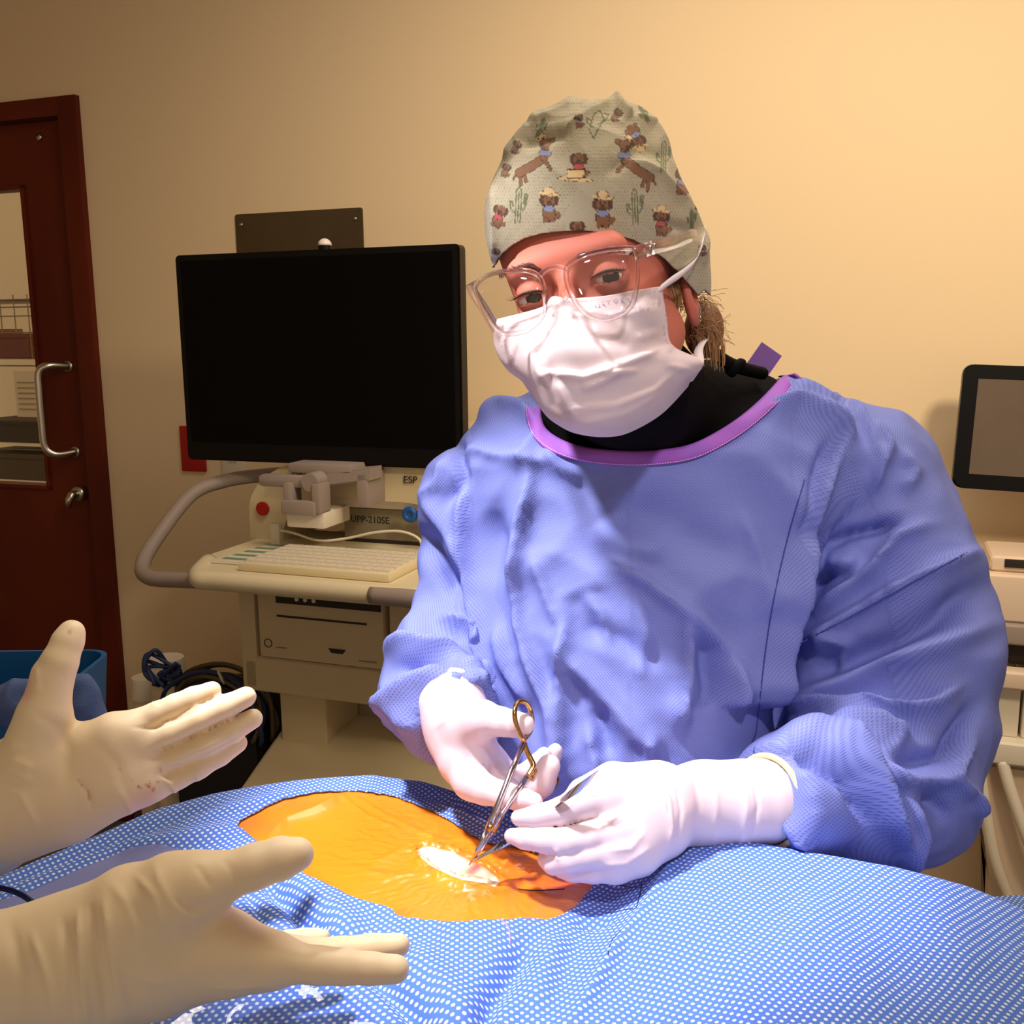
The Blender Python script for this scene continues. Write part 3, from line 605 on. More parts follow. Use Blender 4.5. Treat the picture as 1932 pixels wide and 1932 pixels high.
_sf=[([(505,1580),(540,1550),(590,1532),(632,1512),(655,1500)],6,.005,'e'),([(640,1500),(690,1540),(760,1570)],4,.0016,'s'),([(660,1498),(720,1535),(800,1575),(870,1600)],5,.0014,'s'),([(780,1590),(740,1615),(700,1630)],6,.0018,'s'),([(790,1650),(730,1655),(680,1640)],5,.0015,'s'),
 ([(930,1630),(960,1650),(1010,1655),(1050,1665)],6,.004,'s'),([(945,1675),(985,1668),(1030,1690)],7,.004,'s'),([(940,1640),(990,1640),(1010,1660)],6,-.003,'r'),([(860,1670),(900,1685),(940,1690),(970,1680)],8,.004,'s'),([(820,1655),(860,1675)],6,.003,'s'),([(780,1625),(800,1645),(830,1660)],6,.003,'s'),([(940,1600),(960,1625),(950,1640)],6,.003,'s'),([(900,1610),(950,1615),(1000,1640)],5,.002,'s')]
Z2=Z2+folds(SX,SY,_sf)
ang=np.arctan2(SY-1640,(SX-880)*.5); Z2=Z2+.00035*np.sin(ang*46+_n1*5)*smoothstep(14,60,wd)*smoothstep(230,90,wd)*~win*np.clip(_n2*3+.6,0,1)
Vs=np.stack([A,B,Z2],-1).reshape(-1,3)-np.array([0,.7,.9]); n1_,n2_=A.shape; I=np.arange(A.size).reshape(A.shape); Qs=np.stack([I[:-1,:-1],I[1:,:-1],I[1:,1:],I[:-1,1:]],-1).reshape(-1,4)
film_m=mat('iodine_film_over_skin',rgb(243,150,28),.32,coat=.35,sss=.12)
def colmat(m,attr='Col'):
    N=m.node_tree.nodes; L=m.node_tree.links; a=N.new('ShaderNodeAttribute'); a.attribute_name=attr; L.new(a.outputs['Color'],N['Principled BSDF'].inputs['Base Color']); return m
colmat(film_m)
kp=~win.reshape(-1)
hd,_,_=seg_dist(SX,SY,hole+[hole[0]]); near_=(inpoly(SX,SY,hole)|(hd<14)).reshape(-1); Qs=Qs[near_[Qs].all(1)]; 
fbv=BVHTree.FromPolygons((Vs+np.array([0,.7,.9])).tolist(),Qs.tolist()); _o=np.array([0,.7,.9]); _fx,_fy,_=pix(Vs+_o)
Vo,Qo,uo=cutpoly(Vs.copy(),Qs,_fx,_fy,wound,False,lambda a,b_,i:cast(a,b_,fbv)-_o)
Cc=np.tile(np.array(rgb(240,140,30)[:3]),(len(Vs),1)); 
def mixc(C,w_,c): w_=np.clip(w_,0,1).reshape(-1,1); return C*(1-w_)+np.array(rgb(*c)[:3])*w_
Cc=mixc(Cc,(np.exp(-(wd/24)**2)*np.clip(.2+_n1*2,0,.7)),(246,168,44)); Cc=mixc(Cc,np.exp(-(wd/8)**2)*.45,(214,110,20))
for (x0,y0,rx,ry,c,s) in ((655,1648,16,8,(248,150,10),.35),(960,1655,60,26,(240,110,16),.6),(1060,1668,60,12,(244,96,30),.75),(460,1555,60,22,(196,116,52),.6),(560,1520,60,16,(214,120,50),.5),(895,1690,50,14,(226,110,20),.5),(755,1722,24,8,(190,120,50),.6)):  # browns at the left end put the film fold's shade into the colour
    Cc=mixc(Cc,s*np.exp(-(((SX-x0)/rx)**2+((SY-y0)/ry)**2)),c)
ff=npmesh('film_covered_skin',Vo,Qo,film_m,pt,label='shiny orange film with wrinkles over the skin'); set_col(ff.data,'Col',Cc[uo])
Vi,Qi,ui=cutpoly(Vs.copy(),Qs,_fx,_fy,wound,True,lambda a,b_,i:cast(a,b_,fbv)-_o)
tiss_m=colmat(mat('pale_exposed_skin',rgb(244,222,190),.5,sss=.2,bump=(300,.3,.001)))
Ci=np.tile(np.array(rgb(250,228,190)[:3]),(len(Vs),1)); Ci=mixc(Ci,np.clip(_n1*1.5,0,.5),(240,200,180)); Ci=mixc(Ci,np.exp(-(((SX-897)/22)**2+((SY-1634)/7)**2)),(200,40,30)); Ci=mixc(Ci,.7*np.exp(-(((SX-925)/14)**2+((SY-1648)/12)**2)),(222,120,110)); Ci=mixc(Ci,np.where(wd<2.5,.7,0),(190,100,60))
ff=npmesh('incision',Vi,Qi,tiss_m,pt,label='pale oval exposed area with a small red spot'); set_col(ff.data,'Col',Ci[ui])
# body bulk below the film so that the patient has volume
bk=[]
fnb=lambda p: ellip(p,np.array([-.08,.70,.90]),(.52,.22,.10))
Vb,Qb=surf(fnb,(-.65,.4,.7),(.5,1.0,1.02),.015); Qb=Qb
o=npmesh('torso',Vb-np.array([0,.7,.9]),Qb,mat('patient_skin',rgb(214,168,130),.5),pt)
# table under the patient
tt_=thing('operating_table','narrow padded operating table hidden under the blue drape','table',(0,.68,0))
b=bmesh.new(); box(b,-1.0,.9,-.17,.17,.70,.77,.02); obj('mattress',b,black_m,tt_,angle=35)
b=bmesh.new(); box(b,-.95,.85,-.15,.15,.64,.70,.006); obj('table_frame',b,steel_m,tt_)
b=bmesh.new(); box(b,-.25,.25,-.14,.14,.10,.64,.02); obj('pedestal',b,whitep_m,tt_,angle=35)
b=bmesh.new(); box(b,-.5,.5,-.16,.16,0,.10,.02); obj('table_base',b,whitep_m,tt_,angle=35)
# sutures and marks lying on the drape
thread_m=mat('black_thread',rgb(22,26,60),.4)
def surf_curve(pts,r,m,name,label,cat,n=5,lift=.0012,group=None):
    q=[cast(x,y)+np.array([0,0,lift]) for x,y in [tuple(p) for p in smooth_path([(a,b_,0) for a,b_ in pts],n)[:] and [(p[0],p[1]) for p in smooth_path([(a,b_,0) for a,b_ in pts],n)]]]
    b=bmesh.new(); tube(b,q,r,6); o=obj(name,b,m,None,smooth=True); return tag(o,label,cat,group)
surf_curve([(1148,1664),(1165,1672),(1190,1677),(1217,1677)],.0005,thread_m,'suture_thread','dark curved suture thread on the drape right of the gloved hand','thread')
surf_curve([(1211,1666),(1208,1690),(1201,1716)],.0006,thread_m,'suture_thread','short upright dark thread crossing the curved one on the drape','thread')
surf_curve([(1152,1728),(1175,1720),(1200,1718)],.0005,thread_m,'suture_thread','short level dark thread below the upright one on the drape','thread')
surf_curve([(1172,1758),(1155,1778),(1147,1805)],.0005,thread_m,'suture_thread','bent dark thread lowest on the drape fold near the hem','thread')
surf_curve([(977,1683),(1010,1686),(1065,1683)],.0005,mat('brown_thread',rgb(70,30,16),.5),'suture_thread','straight dark thread on the orange film below the gloved hand','thread',lift=.0025)
surf_curve([(945,1738),(960,1755),(962,1785)],.0005,mat('pale_thread',rgb(214,150,180),.5),'suture_thread','pinkish thread at the near edge of the drape opening','thread')
blood_m=mat('blood_stain',rgb(196,70,90),.6)
def patch(name,cx,cy,pts,m,tree,lift=.0008,parent=None):
    b=bmesh.new(); c=b.verts.new(cast(cx,cy,tree)+np.array([0,-.0004,lift])); vs=[b.verts.new(cast(cx+x,cy+y,tree)+np.array([0,-.0004,lift])) for x,y in pts]
    for i in range(len(vs)): b.faces.new((c,vs[i],vs[(i+1)%len(vs)]))
    return obj(name,b,m,parent,smooth=True)
for cx,cy,rx,ry,tl in ((1263,1625,4,16,.2),(1268,1610,3,9,-.1),(1275,1652,4,6,.3),(1272,1641,2,5,.2)):
    patch('blood_stain',cx,cy,[(rx*math.cos(a)*(1+.3*math.sin(3*a))+tl*ry*math.sin(a),ry*math.sin(a)) for a in np.linspace(0,6.28,14,endpoint=False)],blood_m,None,parent=dr)
for cx,cy,rx in ((1284,1744,6),(1384,1640,0),(996,1915,4),(1836,1752,3)):
    if rx: patch('speck',cx,cy,[(rx*math.cos(a)*(1+.4*math.sin(2*a+cx)),rx*.8*math.sin(a)) for a in np.linspace(0,6.28,10,endpoint=False)],thread_m,None,parent=dr)
# ---------------- gloved hands ----------------
def C3(lst,dD=0):
    """(x,y,D,r) with r in pixels at that depth -> [(point, radius m)]"""
    return [(P(x,y,D+dD),r*D/F) for x,y,D,r in lst]
def hand_fn(palm,fingers,kp=.012,kw=.006,grow=0):
    PC=[C3(c) for c in palm]; FC=[C3(c) for c in fingers]
    def fn(p):
        S=None
        for c in PC:
            e=chain(p,c,.004); S=e if S is None else smin(S,e,kp)
        out=S
        for i,c in enumerate(FC): out=np.minimum(out,smin(S,chain(p,c,.0025),kw))
        return out-grow
    pts=np.array([q for c in PC+FC for q,_ in c]); rr=max(r for c in PC+FC for _,r in c)
    return fn,pts.min(0)-rr-.01,pts.max(0)+rr+.01
def sculpt(V,Q,strokes,wr=None,sm=1):
    V=vsmooth(V,Q,sm); N=vnormals(V,Q); x,y,D=pix(V); f=folds(x,y,strokes)*np.clip(-(N@fw)*1.6+.25,0,1)
    if wr: f=f+nz(V,wr[0])*wr[1]
    V=V+N*f[:,None]; return V
def glove_mesh(name,palm,fingers,strokes,m,parent,h=.0016,kp=.012,kw=.006,wr=(60,.0004),cut=None,label=None):
    fn,lo,hi=hand_fn(palm,fingers,kp,kw)
    if cut is not None:
        f0=fn; c0,cn=cut; fn=lambda p:np.maximum(f0(p),(p-c0)@cn)
    V,Q=surf(fn,lo,hi,h); V=sculpt(V,Q,strokes,wr,2)
    return npmesh(name,V,Q,m,parent,label=label)
def vcol_marks(o,base,marks):
    """marks: (x,y,rx,ry,angle,colour,strength) stains placed on the glove"""
    me=o.data; n=len(me.vertices); co=np.empty(n*3); me.vertices.foreach_get('co',co); co=co.reshape(-1,3); x,y,_=pix(co); C=np.tile(np.array(base[:3]),(n,1))
    for mx_,my_,rx,ry,a,c,s in marks:
        ca,sa=math.cos(R(a)),math.sin(R(a)); u=((x-mx_)*ca+(y-my_)*sa)/rx; v=(-(x-mx_)*sa+(y-my_)*ca)/ry
        w_=np.clip(s*np.exp(-(u*u+v*v)**2),0,1)[:,None]; C=C*(1-w_)+np.array(rgb(*c)[:3])*w_
    set_col(me,'Col',C)
latex=mat('latex_glove',rgb(240,220,184),.5,sss=.25,bump=(90,.10,.0012)); colmat(latex)
latex_lav=mat('white_surgical_glove',rgb(226,210,216),.5,sss=.25,bump=(90,.10,.0012)); colmat(latex_lav)
asst=thing('person','assistant reaching in from the left edge with two open gloved hands','person',tuple(P(-60,1700,.62)))
ai=Matrix.Translation(-asst.location)
def rel(o,root):
    o.data.transform(Matrix.Translation(-root.location)); return o
# far hand: left hand, palm to the camera, thumb up
D=.69
palm=[[(-60,1545,D,92),(5,1520,D,90),(60,1500,D,88)],
 [(5,1500,D,80),(110,1440,D,58),(215,1385,D-.004,40),(245,1378,D-.005,30)],
 [(5,1515,D,84),(130,1470,D,62),(235,1412,D,42),(268,1402,D,28)],
 [(5,1530,D,84),(130,1500,D,62),(240,1450,D,42),(275,1440,D,28)],
 [(15,1545,D,78),(130,1530,D,58),(235,1490,D,44),(285,1482,D,30)],
 [(25,1480,D,80),(60,1420,D-.012,54),(82,1355,D-.012,46)]]
fing=[[(70,1390,D-.012,50),(84,1345,D-.014,46),(100,1275,D-.012,38),(112,1250,D-.012,34),(128,1210,D-.008,29),(135,1194,D-.006,25)],
 [(245,1372,D,30),(295,1346,D,22),(330,1332,D+.002,22),(365,1317,D+.004,21),(400,1303,D+.006,18)],
 [(262,1406,D,30),(325,1381,D-.002,23),(378,1356,D,24),(425,1334,D+.004,23),(463,1315,D+.008,20)],
 [(270,1446,D+.004,30),(340,1422,D+.002,23),(392,1400,D+.004,24),(438,1377,D+.008,23),(477,1356,D+.012,19)],
 [(275,1490,D+.006,29),(335,1466,D+.006,23),(374,1447,D+.008,23),(414,1425,D+.012,21),(450,1402,D+.016,17)]]
st=[([(20,1430),(45,1440),(60,1450)],4,.0016,'s'),([(5,1445),(40,1462),(60,1475)],4,.0014,'s'),([(18,1405),(45,1410)],4,.0012,'s'),([(60,1290),(72,1300),(70,1262)],3,.0012,'s'),
 ([(300,1468),(320,1478),(335,1498)],2.5,.0018,'s'),([(360,1450),(372,1462),(376,1475)],2.5,.001,'s'),([(60,1345),(110,1370),(130,1420),(120,1480)],12,-.0012,'r'),([(180,1400),(220,1440),(240,1500)],10,-.0008,'r'),([(150,1475),(172,1500),(174,1530)],2.5,-.0012,'s'),
 ([(225,1490),(245,1525),(248,1545)],3,.0009,'s'),([(288,1325),(292,1330)],3,.0015,'s'),([(0,1480),(40,1500),(70,1560)],5,.0010,'s'),([(250,1372),(290,1374),(345,1352),(410,1322)],3,-.0014,'r'),([(280,1416),(315,1412),(380,1382),(455,1345)],3,-.0014,'r'),([(300,1450),(345,1442),(400,1417),(455,1388)],3,-.0014,'r')]
g1=glove_mesh('glove',palm,fing,st,latex,asst,kp=.014,kw=.005,label='left glove, palm showing with small blood marks')
red=(190,50,60)
vcol_marks(g1,rgb(240,220,184),[(262,1484,5,2,50,red,.9),(280,1484,6,2.5,30,red,.9),(283,1478,2,5,20,red,.8),(289,1490,3,5,30,red,.8),(298,1475,4,2,120,(214,110,110),.7),(303,1455,1.5,5,10,red,.6),(246,1468,5,1.5,60,(214,120,110),.6),(228,1452,5,1.5,60,(220,140,120),.5),(213,1466,4,1.5,20,(220,140,120),.4),(152,1478,1.5,10,-30,(190,110,90),.5),(168,1502,2,12,-15,(170,80,70),.6),(131,1192,4,5,0,(214,120,110),.6),(270,1510,40,18,-20,(244,190,180),.45),(50,1300,12,25,0,(244,180,170),.5)])
rel(g1,asst)
# near hand: right hand, back of the hand to the camera
D=.56
palm=[[(-120,1845,D,112),(40,1832,D,112),(150,1815,D,100)],
 [(120,1790,D,92),(250,1718,D-.006,84),(330,1680,D-.008,66),(372,1668,D-.008,54)],
 [(150,1810,D,96),(300,1770,D,88),(420,1785,D,66),(500,1808,D,46)],
 [(150,1825,D,96),(300,1812,D+.006,84),(430,1818,D+.01,58),(520,1822,D+.01,38)],
 [(150,1835,D+.01,96),(300,1835,D+.02,78),(420,1830,D+.03,50)]]
fing=[[(330,1690,D-.008,66),(372,1668,D-.008,54),(420,1655,D-.006,45),(480,1635,D-.004,42),(530,1620,D-.002,39),(561,1612,D,32)],
 [(430,1800,D,52),(520,1812,D-.002,38),(600,1822,D,34),(650,1825,D+.002,32),(700,1827,D+.004,29),(747,1829,D+.006,26)],
 [(440,1800,D+.014,46),(560,1806,D+.02,36),(640,1800,D+.024,30),(700,1790,D+.026,27),(752,1784,D+.028,23)],
 [(420,1810,D+.034,44),(500,1800,D+.046,36),(545,1782,D+.052,26),(580,1776,D+.054,20),(608,1769,D+.056,16)],
 [(400,1815,D+.046,40),(470,1800,D+.060,32),(520,1778,D+.068,20),(570,1770,D+.072,17),(598,1764,D+.074,13)]]
st=[([(150,1720),(152,1800),(165,1925)],6,.0028,'s'),([(172,1712),(180,1790),(200,1920)],6,-.0024,'r'),([(196,1700),(205,1760),(230,1925)],6,.0022,'s'),([(120,1735),(135,1830),(140,1930)],9,-.0016,'r'),([(215,1790),(225,1850),(245,1920)],5,.0014,'s'),
 ([(240,1700),(290,1760),(340,1800)],9,-.0012,'r'),([(255,1650),(290,1690),(310,1750)],7,.0010,'r'),([(290,1625),(300,1660),(320,1700),(370,1735)],7,.0011,'s'),([(330,1700),(360,1715),(395,1705)],8,-.0014,'r'),([(355,1725),(390,1730),(410,1715)],5,.0007,'s'),
 ([(370,1632),(385,1655),(400,1675)],6,-.0007,'r'),([(420,1620),(436,1640),(446,1670)],6,-.0006,'r'),([(210,1665),(250,1720),(262,1800)],9,.0009,'r'),([(235,1830),(280,1850),(320,1850)],7,.0010,'r'),([(280,1780),(320,1810),(360,1815)],10,-.0008,'r'),
 ([(60,1760),(90,1850),(110,1930)],8,.0012,'r'),([(20,1740),(40,1840),(30,1930)],12,-.0010,'r'),([(400,1860),(440,1865),(500,1860)],5,.0008,'r')]
g2=glove_mesh('glove',palm,fing,st,latex,asst,kp=.016,kw=.010,wr=(45,.0006),label='right glove, back of hand with wrinkled wrist')
vcol_marks(g2,rgb(240,220,184),[]); rel(g2,asst)
# gown cuffs of the assistant
cuffm=mat('grey_white_knit_cuff',rgb(204,204,196),.85,bump=(200,.3,.001))
for pts in ([(-20,1555,.69,98),(-90,1575,.69,106),(-260,1640,.68,120)],[(-60,1842,.56,122),(-200,1860,.56,135),(-420,1900,.55,150)]):
    c=C3(pts); fn=lambda p,c=c: chain(p,c,.004)
    q=np.array([a for a,_ in c]); V,Q=surf(fn,q.min(0)-.06,q.max(0)+.06,.004); V=V+vnormals(V,Q)*(nz(V,40)*.002)[:,None]
    rel(npmesh('gown_cuff',V,Q,cuffm,asst,label='grey white knit sleeve cuff'),asst)
# ---------------- the surgeon ----------------
E1,E2,E3=rt,fw,up
def cf(v): return v[0]*E1+v[1]*E2+v[2]*E3
psi,bet,rho=R(20),R(8),R(11)
xh=np.array([math.cos(psi),-math.sin(psi),0]); yh=np.array([math.sin(psi),math.cos(psi),0]); zh=np.array([0,0,1.])
yh,zh=yh*math.cos(bet)+zh*math.sin(bet),zh*math.cos(bet)-yh*math.sin(bet)
def roll(v): return np.array([v[0]*math.cos(rho)-v[2]*math.sin(rho),v[1],v[0]*math.sin(rho)+v[2]*math.cos(rho)])
RH=np.stack([cf(roll(xh)),cf(roll(yh)),cf(roll(zh))],1)   # columns: head axes in the world
HO=P(1070,541,.765)-RH@np.array([0,-.086,0])
def hl(p): return (p-HO)@RH
def hw(q): return HO+RH@np.array(q)
# hands of the surgeon
palmR=[[(850,1325,.86,66),(862,1362,.85,62),(875,1400,.835,56)],
 [(862,1360,.85,56),(882,1372,.825,46),(905,1362,.81,38)],
 [(868,1395,.84,52),(875,1440,.82,44),(892,1478,.805,32)],
 [(875,1400,.845,50),(905,1440,.845,40),(945,1478,.84,27)],
 [(880,1400,.86,46),(925,1440,.865,34),(965,1470,.86,24)]]
fingR=[[(880,1370,.82,44),(912,1357,.805,34),(945,1362,.80,28),(970,1366,.797,24),(988,1367,.795,21)],
 [(885,1472,.806,32),(915,1490,.795,28),(950,1500,.785,25),(985,1507,.778,22),(1008,1512,.774,17)],
 [(940,1478,.835,27),(985,1508,.815,26),(1020,1478,.808,27),(1036,1445,.806,22)],
 [(945,1475,.845,26),(985,1470,.845,25),(1015,1440,.838,19),(1026,1424,.836,15)],
 [(955,1470,.86,24),(1010,1465,.85,22),(1040,1430,.843,17),(1048,1416,.842,14)]]
stR=[([(905,1385),(940,1395),(965,1420)],8,-.0015,'r'),([(820,1375),(850,1352),(900,1338),(925,1345)],4,.0012,'s'),([(870,1420),(900,1450),(930,1490)],10,-.001,'r'),([(940,1345),(950,1360)],4,-.0008,'r'),([(915,1410),(950,1440)],10,-.0015,'r')]
palmL=[[(1330,1515,.80,72),(1265,1525,.785,72),(1215,1535,.77,62)],
 [(1240,1505,.775,58),(1190,1498,.765,48),(1150,1500,.758,38)],
 [(1240,1530,.77,60),(1195,1545,.756,48),(1165,1560,.748,38)],
 [(1240,1550,.765,58),(1200,1585,.75,46),(1165,1605,.742,36)],
 [(1235,1570,.765,52),(1200,1610,.750,42),(1160,1635,.744,30)],
 [(1230,1490,.785,50),(1160,1475,.785,36),(1100,1495,.78,26)]]
fingL=[[(1165,1495,.76,42),(1110,1512,.752,32),(1060,1530,.748,26),(1015,1540,.748,22),(978,1543,.748,15)],
 [(1170,1562,.748,38),(1110,1580,.74,28),(1070,1588,.738,26),(1030,1586,.740,23),(990,1582,.744,20),(966,1577,.746,15)],
 [(1170,1600,.742,34),(1115,1612,.738,27),(1070,1622,.738,25),(1045,1628,.742,22),(1030,1622,.747,17)],
 [(1165,1632,.744,30),(1120,1643,.744,23),(1080,1644,.748,20),(1060,1642,.751,16)],
 [(1150,1480,.785,34),(1100,1500,.778,26),(1050,1535,.765,22),(1000,1565,.755,18)]]
stL=[([(1240,1465),(1262,1510),(1268,1560),(1262,1600)],3,.0018,'s'),([(1275,1470),(1285,1530),(1278,1590)],4,-.001,'r'),([(1125,1545),(1160,1560),(1185,1545)],4,-.0012,'r'),([(1150,1605),(1190,1600),(1215,1570)],5,.0014,'s'),([(1140,1632),(1180,1630),(1225,1600)],4,.0014,'s'),([(1050,1600),(1053,1625)],3,.0016,'s'),([(1085,1570),(1120,1560)],6,.0006,'r'),
 ([(1350,1450),(1352,1530),(1345,1600)],5,.001,'s'),([(1400,1445),(1410,1520),(1398,1600)],6,.0016,'s'),([(1420,1445),(1430,1520),(1415,1590)],4,-.0014,'r'),([(1310,1455),(1318,1520),(1310,1590)],6,-.0006,'r')]
# ---- gown ----
TORSO=[(640,1250,60,.07,1.02),(700,1255,165,.075,1.01),(740,1262,262,.085,1.005),(800,1275,345,.10,1.0),(870,1275,390,.115,1.0),(940,1240,400,.12,1.0),(1000,1205,350,.125,1.0),(1150,1180,305,.128,.995),(1300,1175,262,.128,.985),(1500,1180,262,.125,.975),(1900,1190,290,.13,.96),(2300,1190,300,.13,.95)]
_T=np.array(TORSO,float)
def torso(p,grow=0.):
    d=p-CAM; D=d@fw; a=d@rt; z=d@up; y=966-z/1.0*F   # loft laid out at depth 1.0
    cx=(np.interp(y,_T[:,0],_T[:,1])-966)/F; w_=np.interp(y,_T[:,0],_T[:,2])/F+grow; t=np.interp(y,_T[:,0],_T[:,3])+grow; dc=np.interp(y,_T[:,0],_T[:,4])
    e=(np.abs((a-cx)/w_)**2.3+np.abs((D-dc)/t)**2.3)**(1/2.3); r=(e-1)*np.minimum(w_,t)
    return np.maximum(r,(655-y)/F-grow)
def T1(c): return C3(c)
armL=[(975,868,.99,108),(905,948,.99,102),(880,1060,.985,80),(868,1130,.98,66),(822,1262,.945,92),(820,1300,.93,98),(855,1345,.88,86),(885,1395,.84,70)]
armR=[(1555,875,1.0,112),(1628,908,.99,128),(1685,1005,.98,128),(1722,1120,.96,130),(1740,1250,.94,134),(1735,1370,.92,142),(1690,1470,.90,148),(1600,1490,.87,132),(1500,1500,.83,118),(1440,1508,.80,92),(1390,1512,.79,84)]
aL=C3(armL); aR=C3(armR)
aW=C3([(1570,930,1.0,100),(1600,1050,.99,125),(1605,1180,.975,125),(1600,1300,.955,110),(1600,1400,.92,90)]); aG=C3([(1500,1150,1.0,50),(1500,1300,1.0,55),(1490,1440,.98,60)]); aU=C3([(930,1000,1.0,80),(930,1150,.99,50),(900,1220,.97,45)])
cutL=(P(872,1352,.865),None); 
nL=(P(905,1440,.80)-P(822,1290,.94)); nL/=np.linalg.norm(nL)
nR=(P(1300,1515,.78)-P(1500,1500,.84)); nR/=np.linalg.norm(nR)
def gown_fn(p):
    L_=np.maximum(chain(p,aL,.01),(p-P(868,1345,.862))@nL)
    R_=np.maximum(chain(p,aR,.01),(p-P(1460,1506,.805))@nR)
    t=torso(p); W_=chain(p,aW,.01); U_=np.minimum(chain(p,aU,.01),chain(p,aG,.01))
    return smin(smin(t,smin(L_,U_,.015),.015),smin(R_,W_,.02),.012)
q=np.array([a for a,_ in aL+aR]); lo=np.minimum(q.min(0)-.09,P(1190,1900,1.0)-.1); hi=q.max(0)+.09
lo[2]=.62; lo[1]=min(lo[1],.6); hi[1]=max(hi[1],1.25); hi[2]=max(hi[2],P(1250,640,1.0)[2]+.03)
V,Q=surf(gown_fn,lo,hi,.0038,lip=2.2)
V=vsmooth(V,Q,2); N=vnormals(V,Q); x,y,D=pix(V)
gf=[
 # front panel
 ([(1012,880),(990,980),(976,1100),(985,1180),(1010,1250),(1045,1340),(1058,1470)],13,.010,'e'),([(870,900),(880,1010),(900,1130),(935,1260),(960,1330)],12,.008,'e'),([(930,960),(945,1080),(985,1240)],28,-.007,'r'),
 ([(1060,1175),(1064,1125),(1100,1108),(1140,1100)],14,.0022,'r'),([(1160,1065),(1215,1095),(1270,1140),(1320,1180),(1375,1235)],9,.010,'s'),([(1285,1160),(1296,1220),(1288,1300),(1272,1370)],9,.009,'s'),([(1330,1190),(1340,1300),(1310,1420)],20,-.008,'r'),([(1375,1240),(1380,1330),(1366,1420)],12,.009,'s'),
 ([(1072,1160),(1058,1250),(1060,1330),(1066,1440)],10,.009,'s'),([(1060,1230),(1120,1290),(1170,1350),(1230,1420)],18,.006,'r'),([(1100,1180),(1180,1210),(1240,1260)],20,-.004,'r'),([(1230,1380),(1218,1440),(1216,1470)],9,.006,'s'),([(1130,1330),(1150,1430)],16,-.005,'r'),
 ([(1035,850),(1055,885),(1100,905)],8,.005,'s'),([(1020,800),(1000,850),(985,900)],10,.004,'s'),([(1120,1000),(1180,1030),(1260,1040)],25,.004,'r'),([(1180,940),(1300,1000),(1400,1060)],40,-.004,'r'),
 ([(1105,1120),(1135,1160),(1150,1220)],8,.005,'s'),([(1200,1130),(1215,1200),(1205,1280)],8,.005,'s'),([(1110,1370),(1125,1430),(1120,1480)],8,.006,'s'),([(1290,1330),(1320,1390),(1310,1440)],8,.006,'s'),([(1010,1050),(1040,1140),(1058,1180)],9,.005,'s'),([(940,1180),(965,1260),(1000,1330)],9,.006,'s'),([(1400,960),(1430,1060),(1430,1160)],16,.004,'s'),
 # shoulders
 ([(900,790),(940,768),(990,772),(1015,800)],7,.006,'s'),([(870,870),(900,850),(960,870),(1040,880)],8,.005,'s'),([(860,830),(880,900),(850,950)],10,-.006,'r'),([(810,935),(835,920),(850,880)],6,.006,'s'),
 ([(1440,775),(1500,768),(1560,790),(1590,825)],8,.008,'s'),([(1590,825),(1565,880),(1520,980),(1480,1090),(1450,1220),(1425,1380)],14,.014,'e'),([(1572,830),(1535,920),(1500,1020)],14,-.010,'r'),([(1640,800),(1672,850),(1650,880),(1640,930)],8,.007,'s'),([(1600,770),(1630,820),(1650,870)],8,.006,'s'),([(1700,850),(1720,890),(1700,930)],8,.005,'s'),([(1480,720),(1560,760),(1610,745)],8,.004,'s'),
 # right sleeve
 ([(1530,1160),(1600,1110),(1650,1070),(1690,1010),(1740,990)],10,.011,'e'),([(1550,1035),(1600,1010),(1690,990)],10,-.009,'r'),([(1510,1215),(1620,1150),(1720,1095),(1828,1045)],6,.010,'e'),([(1560,1070),(1620,1060)],16,.008,'r'),([(1520,1120),(1580,1070)],12,-.008,'r'),
 ([(1530,1270),(1640,1230),(1760,1170),(1860,1100)],24,-.010,'r'),([(1540,1230),(1560,1205),(1600,1220),(1580,1260)],10,.009,'s'),([(1500,1330),(1600,1290),(1720,1240),(1860,1180)],20,.008,'r'),([(1505,1335),(1580,1345),(1680,1350),(1760,1330),(1810,1290)],8,.012,'e'),([(1560,1370),(1640,1378),(1700,1395),(1680,1420)],8,.010,'e'),([(1640,1440),(1690,1475),(1770,1470),(1840,1400)],9,.010,'s'),([(1690,1440),(1780,1430),(1850,1330)],16,-.009,'r'),([(1780,1470),(1830,1500),(1840,1540)],8,.008,'s'),
 ([(1415,1420),(1450,1375),(1500,1362),(1560,1385)],9,.012,'e'),([(1560,1385),(1600,1420),(1650,1500),(1700,1580)],10,.012,'e'),([(1450,1420),(1530,1430),(1600,1480),(1640,1560)],16,-.009,'r'),([(1430,1440),(1480,1470),(1500,1540),(1520,1600)],9,.008,'s'),([(1700,1500),(1720,1560),(1690,1620)],10,.008,'s'),([(1740,1500),(1780,1540)],14,-.006,'r'),
 # left sleeve
 ([(800,1000),(840,1080),(870,1120)],14,-.008,'r'),([(810,930),(850,1000),(880,1080)],12,.006,'s'),([(830,1165),(870,1180),(915,1215)],9,.010,'e'),([(725,1225),(790,1225),(860,1245),(925,1280)],10,.010,'e'),([(740,1350),(790,1300),(850,1265),(920,1262)],9,.010,'s'),([(760,1270),(830,1262),(900,1270)],12,-.008,'r'),([(820,1310),(860,1285),(920,1290)],7,.008,'s'),([(730,1280),(760,1330),(790,1380)],10,.005,'s')]
f=2.3*folds(x,y,gf)*np.clip(-(N@fw)*1.5+.35,0,1)
rn=nz(V,9,3.); rn2=nz(V,22,9.)
f=f+.026*(.3-np.abs(rn))*.8+.007*(.3-np.abs(rn2))
f=f*np.where((y>1330)&(x>1300)&(x<1520),smoothstep(1450,1510,x),1); Vpre=V.copy()
V=V+N*f[:,None]; V=vsmooth(V,Q,2,.5)
